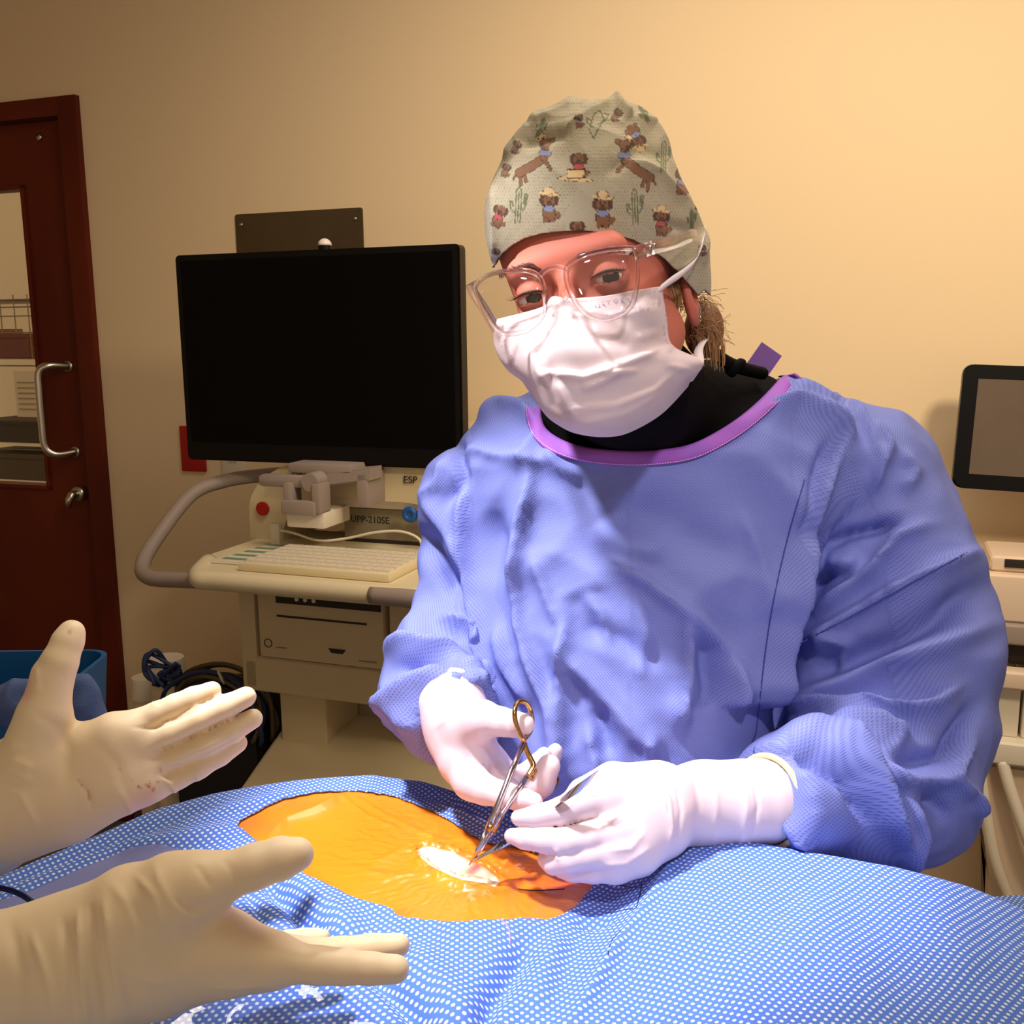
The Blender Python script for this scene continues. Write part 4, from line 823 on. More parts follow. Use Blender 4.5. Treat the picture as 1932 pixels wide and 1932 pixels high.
x,y,D=pix(V)
neckline=[(1018,768),(1020,790),(1030,812),(1060,832),(1100,845),(1150,851),(1200,853),(1260,849),(1310,838),(1360,812),(1400,785),(1440,750),(1475,712),(1492,692)]
gb=BVHTree.FromPolygons(V.tolist(),Q.tolist())
def castg(x_,y_,fb=None):
    d=Vector(fw+(x_-966)/F*rt+(966-y_)/F*up).normalized(); h=gb.ray_cast(Vector(CAM),d); return np.array(h[0]) if h[0] is not None else fb
poly=neckline+[(1505,660),(1480,560),(960,560),(1000,742)]
V0=V.copy()
def sn(a,b_,i):
    r=castg(a,b_)
    return r if (r is not None and np.linalg.norm(r-V0[i])<.02) else V0[i]
V,Q,used=cutpoly(V,Q,x,y,poly,False,sn); Vpre=Vpre[used]
gown_m=dotcloth('blue_woven_gown_cloth',rgb(126,138,208),rgb(72,86,172),500,.16,.40,rough=.7,bump=.35,dist=.0004,dotmix=.5,crinkle=(16,.22,.004),spec=.35)
surgeon_loc=(float(P(1190,1190,1.0)[0]),float(P(1190,1190,1.0)[1]),0.)
def tosur(o): 
    o.data.transform(Matrix.Translation((-surgeon_loc[0],-surgeon_loc[1],0))); return o
# ---- body: one continuous mesh of head, neck, torso, arms and hands ----
def head_fn(q):
    d=ellip(q,np.array([0,.014,.045]),(.073,.090,.083))
    d=smin(d,ellip(q,np.array([0,-.024,-.034]),(.058,.060,.074)),.03)
    for s in (-1,1):
        d=smin(d,cone(q,np.array([s*.046,.0,-.050]),np.array([s*.014,-.058,-.094]),.018,.016),.025)
        d=smin(d,ellip(q,np.array([s*.034,-.060,-.030]),(.017,.018,.018)),.018)
    d=smin(d,cone(q,np.array([-.036,-.072,.019]),np.array([.036,-.072,.019]),.0125,.0125),.012)
    for s in (-1,1):
        e=np.linalg.norm(q-np.array([s*.031,-.101,.001]),axis=1)-.0185
        d=-smin(-d,e,.010)
        lid=np.linalg.norm(q-np.array([s*.031,-.0725,0]),axis=1)-.0142; d=smin(d,lid,.003)
        slit=ellip(q,np.array([s*.031,-.086,-.0015]),(.0120,.012,.0017)); d=np.maximum(d,-slit)
        ear=ellip(q,np.array([s*.072,.020,-.028]),(.006,.014,.024)); ear=np.maximum(ear,-ellip(q,np.array([s*.079,.016,-.024]),(.005,.007,.013))); d=smin(d,ear,.006)
    d=smin(d,cone(q,np.array([0,-.086,.004]),np.array([0,-.100,-.036]),.006,.0095),.010)
    for s in (-1,1): d=smin(d,ellip(q,np.array([s*.012,-.098,-.041]),(.007,.009,.006)),.006)
    d=smin(d,ellip(q,np.array([0,-.086,-.071]),(.022,.008,.008)),.008); d=np.maximum(d,-ellip(q,np.array([0,-.097,-.070]),(.020,.006,.0014)))
    return d
nb_=P(1245,800,.99)
fR,_,_=hand_fn(palmR,fingR,.012,.006,-.0015); fL,_,_=hand_fn(palmL,fingL,.012,.006,-.0015)
bl=[(a,r*.55) for a,r in C3(armL[:-1])]+[(P(850,1325,.86),60*.86/F*.85)]; br=[(a,r*.5) for a,r in C3(armR[:-2])]+[(P(1440,1512,.81),.024),(P(1330,1515,.80),.026)]
def body_fn(p):
    d=head_fn(hl(p)); nk=cone(p,hw((0,.03,-.05)),nb_,.046,.054); d=smin(d,nk,.015)
    d=smin(d,torso(p,-.035),.03); d=smin(d,chain(p,bl,.01),.02); d=smin(d,chain(p,br,.01),.02)
    return np.minimum(np.minimum(d,fR(p)),fL(p))
lo2=np.array([lo[0],.52,.72]); hi2=np.array([hi[0],1.22,hw((0,0,.15))[2]+.02])
Vb,Qb=surf(body_fn,lo2,hi2,.0021,blk=12,lip=2.2); Vb=vsmooth(Vb,Qb,1,.4)
skin_m=mat('warm_skin',rgb(190,112,92),.6,sss=.15,spec=.25,bump=(420,.12,.0005),var=(40,rgb(200,112,94),.5))
surg=npmesh('person',Vb,Qb,skin_m); tosur(surg); surg.location=surgeon_loc
tag(surg,'surgeon in blue gown, patterned cap, clear glasses and pink-white mask, bending over the drapes','person')
def fin(name,V,Q,m,label=None,parent=None): return tosur(npmesh(name,V,Q,m,parent or surg,label=label))
def fo(name,b,m,label=None,parent=None,**k): return tosur(obj(name,b,m,parent or surg,label=label,**k))
gown=fin('surgical_gown',V,Q,gown_m,'blue woven surgical gown with puffed sleeves')
gx_=Vpre@rt; gz_=Vpre@up; _gx,_gy,_gd=pix(Vpre)
_ax=np.where(_gx>1490,np.interp(_gy,[870,1000,1400],[1600,1670,1690]),np.where(_gx<890,860,1190)); _sg=np.where(_gx>_ax,1,-1)
set_uv(gown.data,np.stack([gx_+_sg*(Vpre@fw),gz_+.3*(Vpre@fw)],-1))
# purple binding along the neckline
np_=smooth_path([(a,b_,0) for a,b_ in neckline],6); b=bmesh.new(); rows=[]; stitch=[]; last_base=P(1020,770,.93)
for i,pq in enumerate(np_):
    t_=np_[min(i+1,len(np_)-1)]-np_[max(i-1,0)]; n_=np.array([-t_[1],t_[0]]); n_=n_/np.linalg.norm(n_)
    if n_[1]<0 and abs(n_[1])>.3: n_=-n_
    row=[]; base=castg(pq[0]+n_[0]*4,pq[1]+n_[1]*4)
    for q_ in (8,14,20):
        if base is None: base=castg(pq[0]+n_[0]*q_,pq[1]+n_[1]*q_)
    if base is None: base=last_base
    last_base=base
    for k,wd_ in enumerate((-2,3,12,21,27)):
        g=castg(pq[0]+n_[0]*wd_,pq[1]+n_[1]*wd_)
        if g is None or np.linalg.norm(g-base)>.03: g=base+(rt*n_[0]-up*n_[1])*(wd_-4)*.95/F
        row.append(g-fw*(.0022+.0012*math.sin(k/4*math.pi)))
        if k==4: stitch.append((g-fw*.0028-(rt*n_[0]-up*n_[1])*.0018))
    rows.append(row)
for c_ in range(5):   # even out the ray hits
    for _ in range(3):
        for i in range(1,len(rows)-1): rows[i][c_]=(rows[i-1][c_]+rows[i][c_]*2+rows[i+1][c_])/4
vv=[[b.verts.new(q_) for q_ in row] for row in rows]
for i in range(len(vv)-1):
    for k in range(4): b.faces.new((vv[i][k],vv[i][k+1],vv[i+1][k+1],vv[i+1][k]))
tr=fo('neck_binding',b,mat('purple_binding',rgb(158,84,188),.6,bump=(200,.2,.001),var=(30,rgb(138,88,200),.6)),parent=gown,smooth=True)
so=tr.modifiers.new('thick','SOLIDIFY'); so.thickness=.0025; so.offset=-1
b=bmesh.new()
stp=[(rows[i][3]*.4+rows[i][4]*.6)-fw*.0012 for i in range(len(rows))]
for i in range(0,len(stp)-1):
    for s0 in (0,.5): tube(b,[stp[i]+(stp[i+1]-stp[i])*s0,stp[i]+(stp[i+1]-stp[i])*(s0+.32)],.0004,5)
fo('stitching',b,mat('pink_thread',rgb(236,190,226),.6),parent=gown)
# seams on the gown
seam_m=mat('seam_shadowless_blue',rgb(58,72,150),.7)
for pl in ([(1518,905),(1490,1000),(1466,1100),(1448,1200),(1432,1330),(1422,1420)],[(1512,1212),(1620,1155),(1720,1100),(1824,1042)]):
    pts=[castg(a[0],a[1]) for a in smooth_path([(u_,v_,0) for u_,v_ in pl],6)]; pts=[p_-fw*.0006 for p_ in pts if p_ is not None]
    b=bmesh.new(); tube(b,pts,.0006,5); fo('seam',b,seam_m,parent=gown,smooth=True)
# tie tab at the back of the neck
b=bmesh.new(); box(b,-.012,.012,-.0008,.0008,-.022,.020,.0006)
MM=Matrix((( *( rt),),( *(fw),),( *(up),))).transposed().to_4x4(); MM=Matrix.Translation(Vector(P(1434,690,1.0)))@MM@Matrix.Rotation(R(35),4,'Y')
bmesh.ops.transform(b,matrix=MM,verts=b.verts); fo('neck_tie',b,mat('purple_tie',rgb(132,92,178),.6),parent=gown)
# ---- black jacket under the gown ----
def jk_fn(p):
    d=torso(p,-.030); y_=966-((p-CAM)@up)*F
    col=cone(p,hw((0,.038,-.085)),P(1250,815,.985),.058,.070)
    d=smin(d,col,.02); d=smin(d,cone(p,P(1330,745,.98),P(1440,765,1.0),.030,.028),.02)
    return np.maximum(d,(y_-1000)/F)
V3,Q3=surf(jk_fn,P(1262,1000,1.0)-np.array([.3,.25,.03]),P(1262,600,1.0)+np.array([.3,.25,.05]),.004,lip=2.2); V3=vsmooth(V3,Q3,2); V3=V3+vnormals(V3,Q3)*(nz(V3,28)*.003)[:,None]
fin('jacket',V3,Q3,mat('black_jacket_cloth',rgb(7,5,6),.8,bump=(200,.3,.001),spec=.15),'black jacket with raised collar under the gown')
b=bmesh.new(); tube(b,smooth_path([P(1330,640,.93),P(1350,668,.92),P(1385,690,.93),P(1440,705,.96)],6),.006,8); tube(b,smooth_path([P(1375,705,.93),P(1390,690,.925),P(1403,683,.93)],4),[.005,.006,.006,.006,.005,.005,.005,.004,.003],8); fo('jacket_collar_edge',b,MATS['black_jacket_cloth'],smooth=True)
# ---- gloves of the surgeon ----
gR=glove_mesh('glove',palmR,fingR,stR,latex_lav,surg,h=.0015,label='white glove holding the clamp rings'); vcol_marks(gR,rgb(228,210,216),[(911,1442,3,1.5,20,(196,120,150),.6)]); tosur(gR)
palmL2=palmL+[[(1330,1515,.80,74),(1400,1513,.802,77),(1440,1512,.805,79)]]
gL=glove_mesh('glove',palmL2,fingL,stL,latex_lav,surg,h=.0015,cut=(P(1448,1512,.806),-nR),label='white glove with long rolled cuff holding the forceps'); vcol_marks(gL,rgb(228,210,216),[(1118,1501,8,1,5,(220,120,130),.8),(1258,1520,1.5,30,-8,(170,110,130),.4),(1170,1480,4,1.5,10,(230,170,190),.6)]); tosur(gL)
roll_m=mat('cream_rolled_cuff',rgb(236,214,164),.5)
nRv=-nR; e_a=np.cross(nRv,up); e_a/=np.linalg.norm(e_a); e_b=np.cross(nRv,e_a)
b=bmesh.new(); c_=P(1448,1512,.806); r_=79*.806/F; tube(b,[c_+(e_a*math.cos(a)+e_b*math.sin(a))*(r_+.0022) for a in np.linspace(0,2*math.pi,40,endpoint=False)],.0026,8,closed=True); fo('cuff_bead',b,roll_m,parent=gL,smooth=True)
c_=P(866,1368,.852); e_a=np.cross(nL,up); e_a/=np.linalg.norm(e_a); e_b=np.cross(nL,e_a); r_=60*.852/F
b=bmesh.new(); tube(b,[c_+(e_a*math.cos(a)+e_b*math.sin(a))*(r_+.0005) for a in np.linspace(0,2*math.pi,40,endpoint=False)],.0020,8,closed=True); fo('cuff_bead',b,roll_m,parent=gR,smooth=True)
# ---- surgical cap ----
def cap_fn(p):
    q=hl(p); d=ellip(q,np.array([.001,.022,.047]),(.0815,.102,.090)); d=smin(d,ellip(q,np.array([.006,.05,.09]),(.062,.07,.058)),.03)
    d=smin(d,ellip(q,np.array([.016,.045,-.005]),(.073,.066,.075)),.03)
    return np.maximum(d,-(q[:,2]+.055))
c0=hw((0,.02,.05)); V4,Q4=surf(cap_fn,c0-.15,c0+.15,.0011,blk=10,lip=1.6); V4=vsmooth(V4,Q4,1)
N4=vnormals(V4,Q4); x,y,D=pix(V4); q4=hl(V4)
cfolds=[([(1060,262),(1090,245),(1115,225),(1150,205)],9,.006,'s'),([(1185,235),(1230,240),(1290,300)],10,.006,'s'),([(1000,235),(1040,225),(1090,205)],8,.006,'s'),([(1190,205),(1240,225),(1280,262)],8,.005,'s'),([(980,275),(1030,262),(1070,262)],10,-.004,'r'),([(950,300),(975,270),(1000,225)],9,.005,'s'),
 ([(1175,300),(1240,330),(1290,380),(1318,430)],9,.005,'e'),([(1290,290),(1310,350),(1325,420),(1325,500)],8,.005,'s'),([(1150,195),(1165,215),(1185,235)],8,.008,'s'),([(1140,330),(1200,290),(1260,300)],12,-.003,'r'),([(935,350),(940,420),(935,480)],8,.003,'s'),([(1250,420),(1310,440)],10,-.003,'r'),([(1240,520),(1290,500),(1325,470)],8,.003,'s')]
topw=smoothstep(.03,.13,q4[:,2])
cf_=folds(x,y,cfolds)*np.clip(-(N4@fw)*1.5+.4,0,1)+(.5-np.abs(nz(V4,16,2.)))*.008*(.25+topw)+(.4-np.abs(nz(V4,38,6.)))*.0022*(.3+topw)
V4=V4+N4*cf_[:,None]; x,y,D=pix(V4); q4=hl(V4)
brim=[(925,520),(932,500),(945,480),(965,463),(990,449),(1025,440),(1065,436),(1105,435),(1150,440),(1195,452),(1225,468),(1255,488),(1280,512),(1300,535),(1318,556),(1330,546),(1345,560),(1345,700),(900,700),(900,520)]
ct=BVHTree.FromPolygons(V4.tolist(),Q4.tolist()); V40=V4.copy()
def snc(a,b_,i):
    d=Vector(fw+(a-966)/F*rt+(966-b_)/F*up).normalized(); h=ct.ray_cast(Vector(CAM),d)
    return np.array(h[0]) if (h[0] is not None and (h[0]-Vector(V40[i])).length<.012) else V40[i]
V4,Q4,us4=cutpoly(V4,Q4,x,y,brim,False,snc,(q4[:,1]<.10))
x,y,D=pix(V4); N4=vnormals(V4,Q4); front=(N4@fw)<.35
# printed pattern in the cloth colour: dotted ground, cacti and little dogs in hats
C=np.tile(np.array(rgb(182,174,146)[:3]),(len(V4),1))
def paint(mask,c,s=1.): 
    m=mask&front; C[m]=C[m]*(1-s)+np.array(rgb(*c)[:3])*s
def el(cx,cy,rx,ry,a=0):
    ca,sa=math.cos(R(a)),math.sin(R(a)); u=((x-cx)*ca+(y-cy)*sa)/rx; v=(-(x-cx)*sa+(y-cy)*ca)/ry; return u*u+v*v
gu=x/5.6; gv=y/6.4; odd=np.floor(gv)%2; du=(gu+odd*.5)%1-.5; dv=gv%1-.5
paint((du*du*1.6+dv*dv<.045),(140,128,102),.75)
BR,DB,HAT,BL,RD,GR,INK=(136,96,66),(96,64,48),(226,196,142),(140,148,178),(196,84,84),(92,104,66),(58,46,40)
def stroke(pl,w_,c,s=1.):
    d,_,_=seg_dist(x,y,pl); paint(d<w_,c,s)
def cactus(cx,cy,sc,a=0):
    ca,sa=math.cos(R(a)),math.sin(R(a))
    def t(p): return [(cx+(u*ca-v*sa)*sc,cy+(u*sa+v*ca)*sc) for u,v in p]
    for pl in ([(-5,34),(-5,-30),(0,-38),(5,-30),(5,34)],[(-8,14),(-15,8),(-17,-8),(-13,-8),(-10,2)],[(8,10),(15,0),(17,-22),(12,-24),(10,-4)],[(0,30),(0,-28)],[(13,0),(14,-18)]): stroke(t(pl),1.3,GR,.9)
def sit(cx,cy,sc,hat=True,scarf=BL,a=0,body=True):
    def E(dx,dy,rx,ry,c,an=0):
        ca,sa=math.cos(R(a)),math.sin(R(a)); X_,Y_=cx+(dx*ca-dy*sa)*sc,cy+(dx*sa+dy*ca)*sc
        paint(el(X_,Y_,rx*sc+1.0,ry*sc+1.0,an+a)<1,INK); paint(el(X_,Y_,rx*sc,ry*sc,an+a)<1,c)
    if body:
        E(12,22,9,5,BR,-30); E(0,16,11,15,BR); E(-6,29,4,4,BR); E(6,29,4,4,BR)
    E(-11,-6,5,9,DB); E(11,-6,5,9,DB); E(0,-6,10,11,BR); E(0,1,4.5,5,DB)
    if scarf: E(0,9,10,5,scarf)
    for s_ in (-4,4): paint(el(cx+s_*sc,cy-8*sc,1.3*sc,1.5*sc)<1,INK)
    if hat: E(0,-17,18,3.5,HAT,6); E(0,-22,8.5,6,HAT)
def longd(cx,cy,sc,dirn,a):
    ca,sa=math.cos(R(a)),math.sin(R(a))
    def t(u,v): u*=dirn; return (cx+(u*ca-v*sa)*sc,cy+(u*sa+v*ca)*sc)
    def S(pl,w_,c): pp=[t(*q_) for q_ in pl]; stroke(pp,w_*sc+.9,INK); stroke(pp,w_*sc,c)
    S([(-38,12),(-42,24)],2.6,BR); S([(-30,10),(-32,22)],2.6,BR); S([(14,8),(16,20)],2.8,BR); S([(-40,2),(-50,10)],1.4,BR)
    S([(-36,4),(-10,2),(12,-2)],7.5,BR); S([(14,-2),(24,-20)],6,BR); S([(24,-26),(40,-24)],4,BR); S([(24,-26),(28,-24)],7,BR); S([(19,-24),(18,-14)],3,DB); S([(14,-12),(24,-6)],4.5,BL); S([(16,-33),(32,-38)],1.6,HAT); S([(22,-38),(27,-39)],3,HAT)
for c_ in ((978,388,.95,3),(1198,392,.95,-2),(1252,296,.8,2),(1020,242,.55,20),(1305,415,.5,0),(1215,215,.5,-30)): cactus(*c_)
stroke([(1120,262),(1112,245),(1120,215),(1132,208),(1140,225),(1128,245),(1120,262)],1.3,GR); stroke([(1120,240),(1108,232),(1106,222),(1114,226)],1.3,GR); stroke([(1128,235),(1142,228),(1148,216),(1140,214)],1.3,GR)
longd(1014,306,1.08,1,-24); longd(1192,312,1.14,-1,28)
sit(1092,306,1.0,False,RD); paint(el(1085,338,34,5,4)<1,INK); paint(el(1085,338,32,4,4)<1,HAT); paint((abs(x-1086)<17)&(abs(y-328)<9),INK); paint((abs(x-1086)<15)&(abs(y-328)<7),HAT)
sit(1036,384,1.08); sit(1137,392,1.15); sit(1248,414,.95,True,RD); sit(1090,432,.85,False,None)
sit(1202,262,.9,True,BL,160); sit(943,402,.85,False,RD,20); sit(1290,335,1.0,True,BL,8); sit(1092,225,.5,False,BL,0); sit(1320,378,.55,False,None,10); sit(955,318,.5,False,None,20); sit(1165,215,.5,False,None,40); sit(935,478,.5,False,BL,10); sit(975,275,.5,False,None,30); sit(1325,470,.4,False,BL,0)
cap_m=colmat(mat('printed_cotton',rgb(182,174,146),.85,bump=(500,.25,.0006),sheen=.1))
cap=fin('surgical_cap',V4,Q4,cap_m,'beige surgical cap printed with small brown dogs, hats and cacti'); set_col(cap.data,'Col',C)
so=cap.modifiers.new('thick','SOLIDIFY'); so.thickness=.0012; so.offset=-1
# ---- mask ----
cols=8
net=[[(940,603,.800),(985,592,.782),(1028,579,.768),(1045,561,.760),(1075,564,.760),(1130,561,.757),(1190,550,.764),(1246,540,.790)],
 [(933,640,.802),(980,632,.777),(1020,622,.758),(1050,612,.748),(1092,610,.747),(1142,610,.750),(1202,604,.764),(1256,600,.797)],
 [(943,672,.804),(985,668,.774),(1018,660,.752),(1052,652,.740),(1095,655,.740),(1150,655,.746),(1212,656,.764),(1266,652,.802)],
 [(960,697,.806),(992,700,.776),(1022,700,.754),(1058,694,.742),(1102,694,.742),(1162,690,.748),(1230,684,.768),(1320,680,.806)],
 [(985,716,.808),(1008,732,.780),(1034,742,.758),(1068,746,.746),(1112,745,.746),(1170,735,.752),(1242,716,.772),(1322,694,.810)],
 [(998,734,.810),(1022,764,.786),(1048,784,.766),(1082,796,.756),(1122,800,.755),(1180,788,.762),(1244,756,.782),(1302,716,.812)],
 [(1006,744,.815),(1032,782,.796),(1060,803,.782),(1090,816,.774),(1138,822,.772),(1184,815,.778),(1246,780,.795),(1296,728,.818)]]
def bspl(net,nu,nv):
    A=np.array(net,float)
    def up1(A,n_):
        out=np.stack([np.array(smooth_path(list(A[:,j]),n_)) for j in range(A.shape[1])],1); return out
    A=up1(A,nv); A=np.swapaxes(up1(np.swapaxes(A,0,1),nu),0,1); return A
G=bspl(net,14,14); mr_,mc_=G.shape[:2]; gx3=G[...,0]; gy3=G[...,1]; gd3=G[...,2]
mst=[([(1022,706),(1040,702),(1100,712),(1160,692),(1255,656)],5,.0045,'e'),([(1265,655),(1252,668),(1262,690),(1300,700)],5,.004,'s'),([(1000,660),(1012,700),(1030,720)],7,.004,'s'),([(1035,625),(1015,680)],12,-.003,'r'),([(1095,735),(1140,718),(1175,700)],7,.004,'s'),([(1150,690),(1145,705),(1200,700)],5,.003,'s'),([(1085,770),(1160,765),(1235,735),(1270,700)],6,.003,'e'),([(1050,720),(1085,790)],8,.003,'r'),([(1040,690),(1050,760),(1080,800)],9,-.002,'r'),([(1200,640),(1240,625)],9,.002,'r'),([(1120,640),(1190,650)],14,-.002,'r'),
 ([(1040,594),(1140,598),(1240,582)],4,.0016,'e'),([(945,616),(1030,604)],4,.0012,'e'),([(1190,575),(1215,560),(1240,570)],8,-.003,'r'),([(960,690),(975,650),(985,610)],5,.002,'r'),([(1090,800),(1180,780),(1250,740)],8,.002,'s')]
MV=P(0,0,1)*0; pts3=np.stack([CAM+d_*(fw+(a-966)/F*rt+(966-b_)/F*up) for a,b_,d_ in G.reshape(-1,3)])
I=np.arange(mr_*mc_).reshape(mr_,mc_); MQ=np.stack([I[:-1,:-1],I[1:,:-1],I[1:,1:],I[:-1,1:]],-1).reshape(-1,4)
fm=folds(G[...,0].ravel(),G[...,1].ravel(),mst)+nz(pts3,45)*.0012
_tb=BVHTree.FromPolygons(Vb.tolist(),Qb.tolist()); push=np.zeros(len(pts3))
for i,p_ in enumerate(pts3):
    dv=p_-CAM; h=_tb.ray_cast(Vector(CAM),Vector(dv).normalized())
    if h[0] is not None: push[i]=max(0,(dv-(np.array(h[0])-CAM))@fw+.0035)
push=push.reshape(mr_,mc_)
for _ in range(30):
    pp_=np.pad(push,1,mode='edge'); push=np.maximum(push,(pp_[:-2,1:-1]+pp_[2:,1:-1]+pp_[1:-1,:-2]+pp_[1:-1,2:])/4)
pts3=pts3-(pts3-CAM)/((pts3-CAM)@fw)[:,None]*np.minimum(push.ravel(),.03)[:,None]
pts3=pts3-fw*fm[:,None]
mask_m=colmat(mat('white_mask_cloth',rgb(220,200,200),.75,bump=(600,.2,.0004),sss=.15))
mk=fin('face_mask',pts3,MQ[:, ::-1],mask_m,'pinkish white pleated surgical mask')
so=mk.modifiers.new('thick','SOLIDIFY'); so.thickness=.0012
xx,yy=G[...,0].ravel(),G[...,1].ravel(); Cm=np.tile(np.array(rgb(222,202,202)[:3]),(len(xx),1))
def dash(pl,w_=1.3,per=7):
    d,t,_=seg_dist(xx,yy,pl); L_=sum(math.hypot(pl[i+1][0]-pl[i][0],pl[i+1][1]-pl[i][1]) for i in range(len(pl)-1)); m=(d<w_)&(((t*L_)%per)<per*.6); Cm[m]=Cm[m]*.35+np.array(rgb(176,150,158)[:3])*.65
for k in (0,1):
    dash([(1050,570+k*0),(1090,572),(1140,570),(1235,552)]) if k==0 else None
    dash([(1044,592+6*k),(1100,594+6*k),(1160,592+6*k),(1245,572+6*k)]); dash([(950,618+6*k),(1000,604+6*k),(1030,597+6*k)])
    dash([(1240+9*k,560),(1246+9*k,600),(1256+9*k,650)],1.4,6); dash([(940+10*k,630),(952+10*k,665),(968+10*k,690)],1.4,6)
dash([(950,600),(1000,588),(1028,582)])
set_col(mk.data,'Col',Cm)
# maker's faint lettering on the mask
zc=-fw; xc=(P(1230,553,.755)-P(1120,576,.750)); xc=xc/np.linalg.norm(xc); yc=np.cross(zc,xc); yc/=np.linalg.norm(yc); zc=np.cross(xc,yc)
_mt=BVHTree.FromPolygons(pts3.tolist(),MQ.tolist())
for k_,ch in enumerate('HALYARD'):
    hx,hy=1128+k_*11.5,582-k_*2.6; h=_mt.ray_cast(Vector(CAM),Vector(fw+(hx-966)/F*rt+(966-hy)/F*up).normalized())
    if h[0] is None: continue
    o_=np.array(h[0])-fw*.0012-np.array([surgeon_loc[0],surgeon_loc[1],0])
    text('letter',ch,.0062,MATS.get('faint_blue_ink') or mat('faint_blue_ink',rgb(170,160,196),.7),mk,None,None,.0001,Matrix(((xc[0],yc[0],zc[0],o_[0]),(xc[1],yc[1],zc[1],o_[1]),(xc[2],yc[2],zc[2],o_[2]),(0,0,0,1))))
def ribbon(b,pts,wdir,w_,th=.0006):
    n=len(pts); tv=[]
    for i,p_ in enumerate(pts):
        wv=np.array(wdir if np.ndim(wdir)==1 else wdir[i]); wv=wv/np.linalg.norm(wv)*w_/2; tv.append([b.verts.new(p_+wv-fw*th),b.verts.new(p_-wv-fw*th),b.verts.new(p_-wv+fw*th),b.verts.new(p_+wv+fw*th)])
    for i in range(n-1):
        for k in range(4): b.faces.new((tv[i][k],tv[i][(k+1)%4],tv[i+1][(k+1)%4],tv[i+1][k]))
    b.faces.new(tv[0]); b.faces.new(tv[-1])
b=bmesh.new(); sp_=[P(1242,548,.785),P(1262,532,.790),P(1290,513,.798),P(1315,488,.808),P(1324,455,.83),P(1326,435,.86)]
ribbon(b,smooth_path(sp_,6),-(rt*.45)-(up*.9),.0095); fo('mask_strap',b,MATS['white_mask_cloth'],parent=mk,smooth=True)
b=bmesh.new(); ribbon(b,smooth_path([P(1298,722,.818),P(1318,690,.818),P(1318,660,.85),P(1330,640,.89)],5),rt*.9+up*.3,.008); fo('mask_strap',b,MATS['white_mask_cloth'],parent=mk,smooth=True)
for o_ in bpy.data.objects:
    if o_.name.startswith('mask_strap'): set_col(o_.data,'Col',np.tile(np.array(rgb(240,226,220)[:3]),(len(o_.data.vertices),1)))
# ---- eyes, brows, lashes ----
eyem=mat('eye_white',rgb(226,206,200),.15); irm=mat('dark_brown_iris',rgb(38,24,18),.1); lash=mat('dark_lash',rgb(36,20,16),.6); browm=mat('brown_brow_hair',rgb(92,46,34),.6)
for s in (-1,1):
    c_=hw((s*.031,-.0725,-.0005)); b=bmesh.new(); bmesh.ops.create_uvsphere(b,u_segments=24,v_segments=16,radius=.0130)
    for v in b.verts: v.co=v.co+Vector(c_)
    e=fo('eye',b,eyem,smooth=True)
    look=(CAM-c_)/np.linalg.norm(CAM-c_); b=bmesh.new(); e1=np.cross(look,up); e1/=np.linalg.norm(e1); e2=np.cross(look,e1)
    ring=lambda r_,k_: [b.verts.new(c_+look*k_+(e1*math.cos(a)+e2*math.sin(a))*r_) for a in np.linspace(0,2*math.pi,24,endpoint=False)]
    r1=ring(.0062,.0118); cc=b.verts.new(c_+look*.01365); r2=ring(.003,.01335)
    for i in range(24): b.faces.new((r1[i],r1[(i+1)%24],r2[(i+1)%24],r2[i])); b.faces.new((r2[i],r2[(i+1)%24],cc))
    fo('iris',b,irm,parent=e,smooth=True)
    b=bmesh.new()
    lp=[hw((s*(.031-.0135+t*.027),-.0725-math.sqrt(max(0,.0150**2-((t-.5)*.027)**2))*.97,.0012+.0022*math.sin(math.pi*t))) for t in np.linspace(0,1,16)]
    tube(b,lp,[.0003+.0009*math.sin(math.pi*k/15) for k in range(16)],6)
    rr_=random.Random(5+s)
    for k in range(2,15):
        p0=lp[k]; p1=p0+RH@np.array([s*.001*(k-6)*.4,-.004,-.0008]); p2=p1+RH@np.array([s*.001*(k-6)*.3,-.002,.0020]); tube(b,[p0,p1,p2],[.0003,.0002,.0001],4)
    fo('upper_lashes',b,lash,smooth=True)
tb_=BVHTree.FromPolygons(Vb.tolist(),Qb.tolist())
def castb(x_,y_):
    h=tb_.ray_cast(Vector(CAM),Vector(fw+(x_-966)/F*rt+(966-y_)/F*up).normalized()); return np.array(h[0]) if h[0] is not None else P(x_,y_,.77)
rr_=random.Random(8)
for pl,nme in (([(945,522),(975,508),(1005,503),(1020,512)],0),([(1088,485),(1120,476),(1160,472),(1200,480)],1)):
    b=bmesh.new(); sp2=smooth_path([(u_,v_,0) for u_,v_ in pl],20)
    for k,p_ in enumerate(sp2*3):
        a_=castb(p_[0]+rr_.uniform(-3,3),p_[1]+rr_.uniform(-4,5)); dx=(8 if nme else -8)*rr_.uniform(.5,1); 
        e_=castb(p_[0]+dx,p_[1]-rr_.uniform(1,8)); 
        if np.linalg.norm(e_-a_)<.02: tube(b,[a_-fw*.0002,(a_+e_)/2-fw*.0010,e_-fw*.0004],[.00026,.00022,.0001],4)
    fo('eyebrow',b,browm,smooth=True)
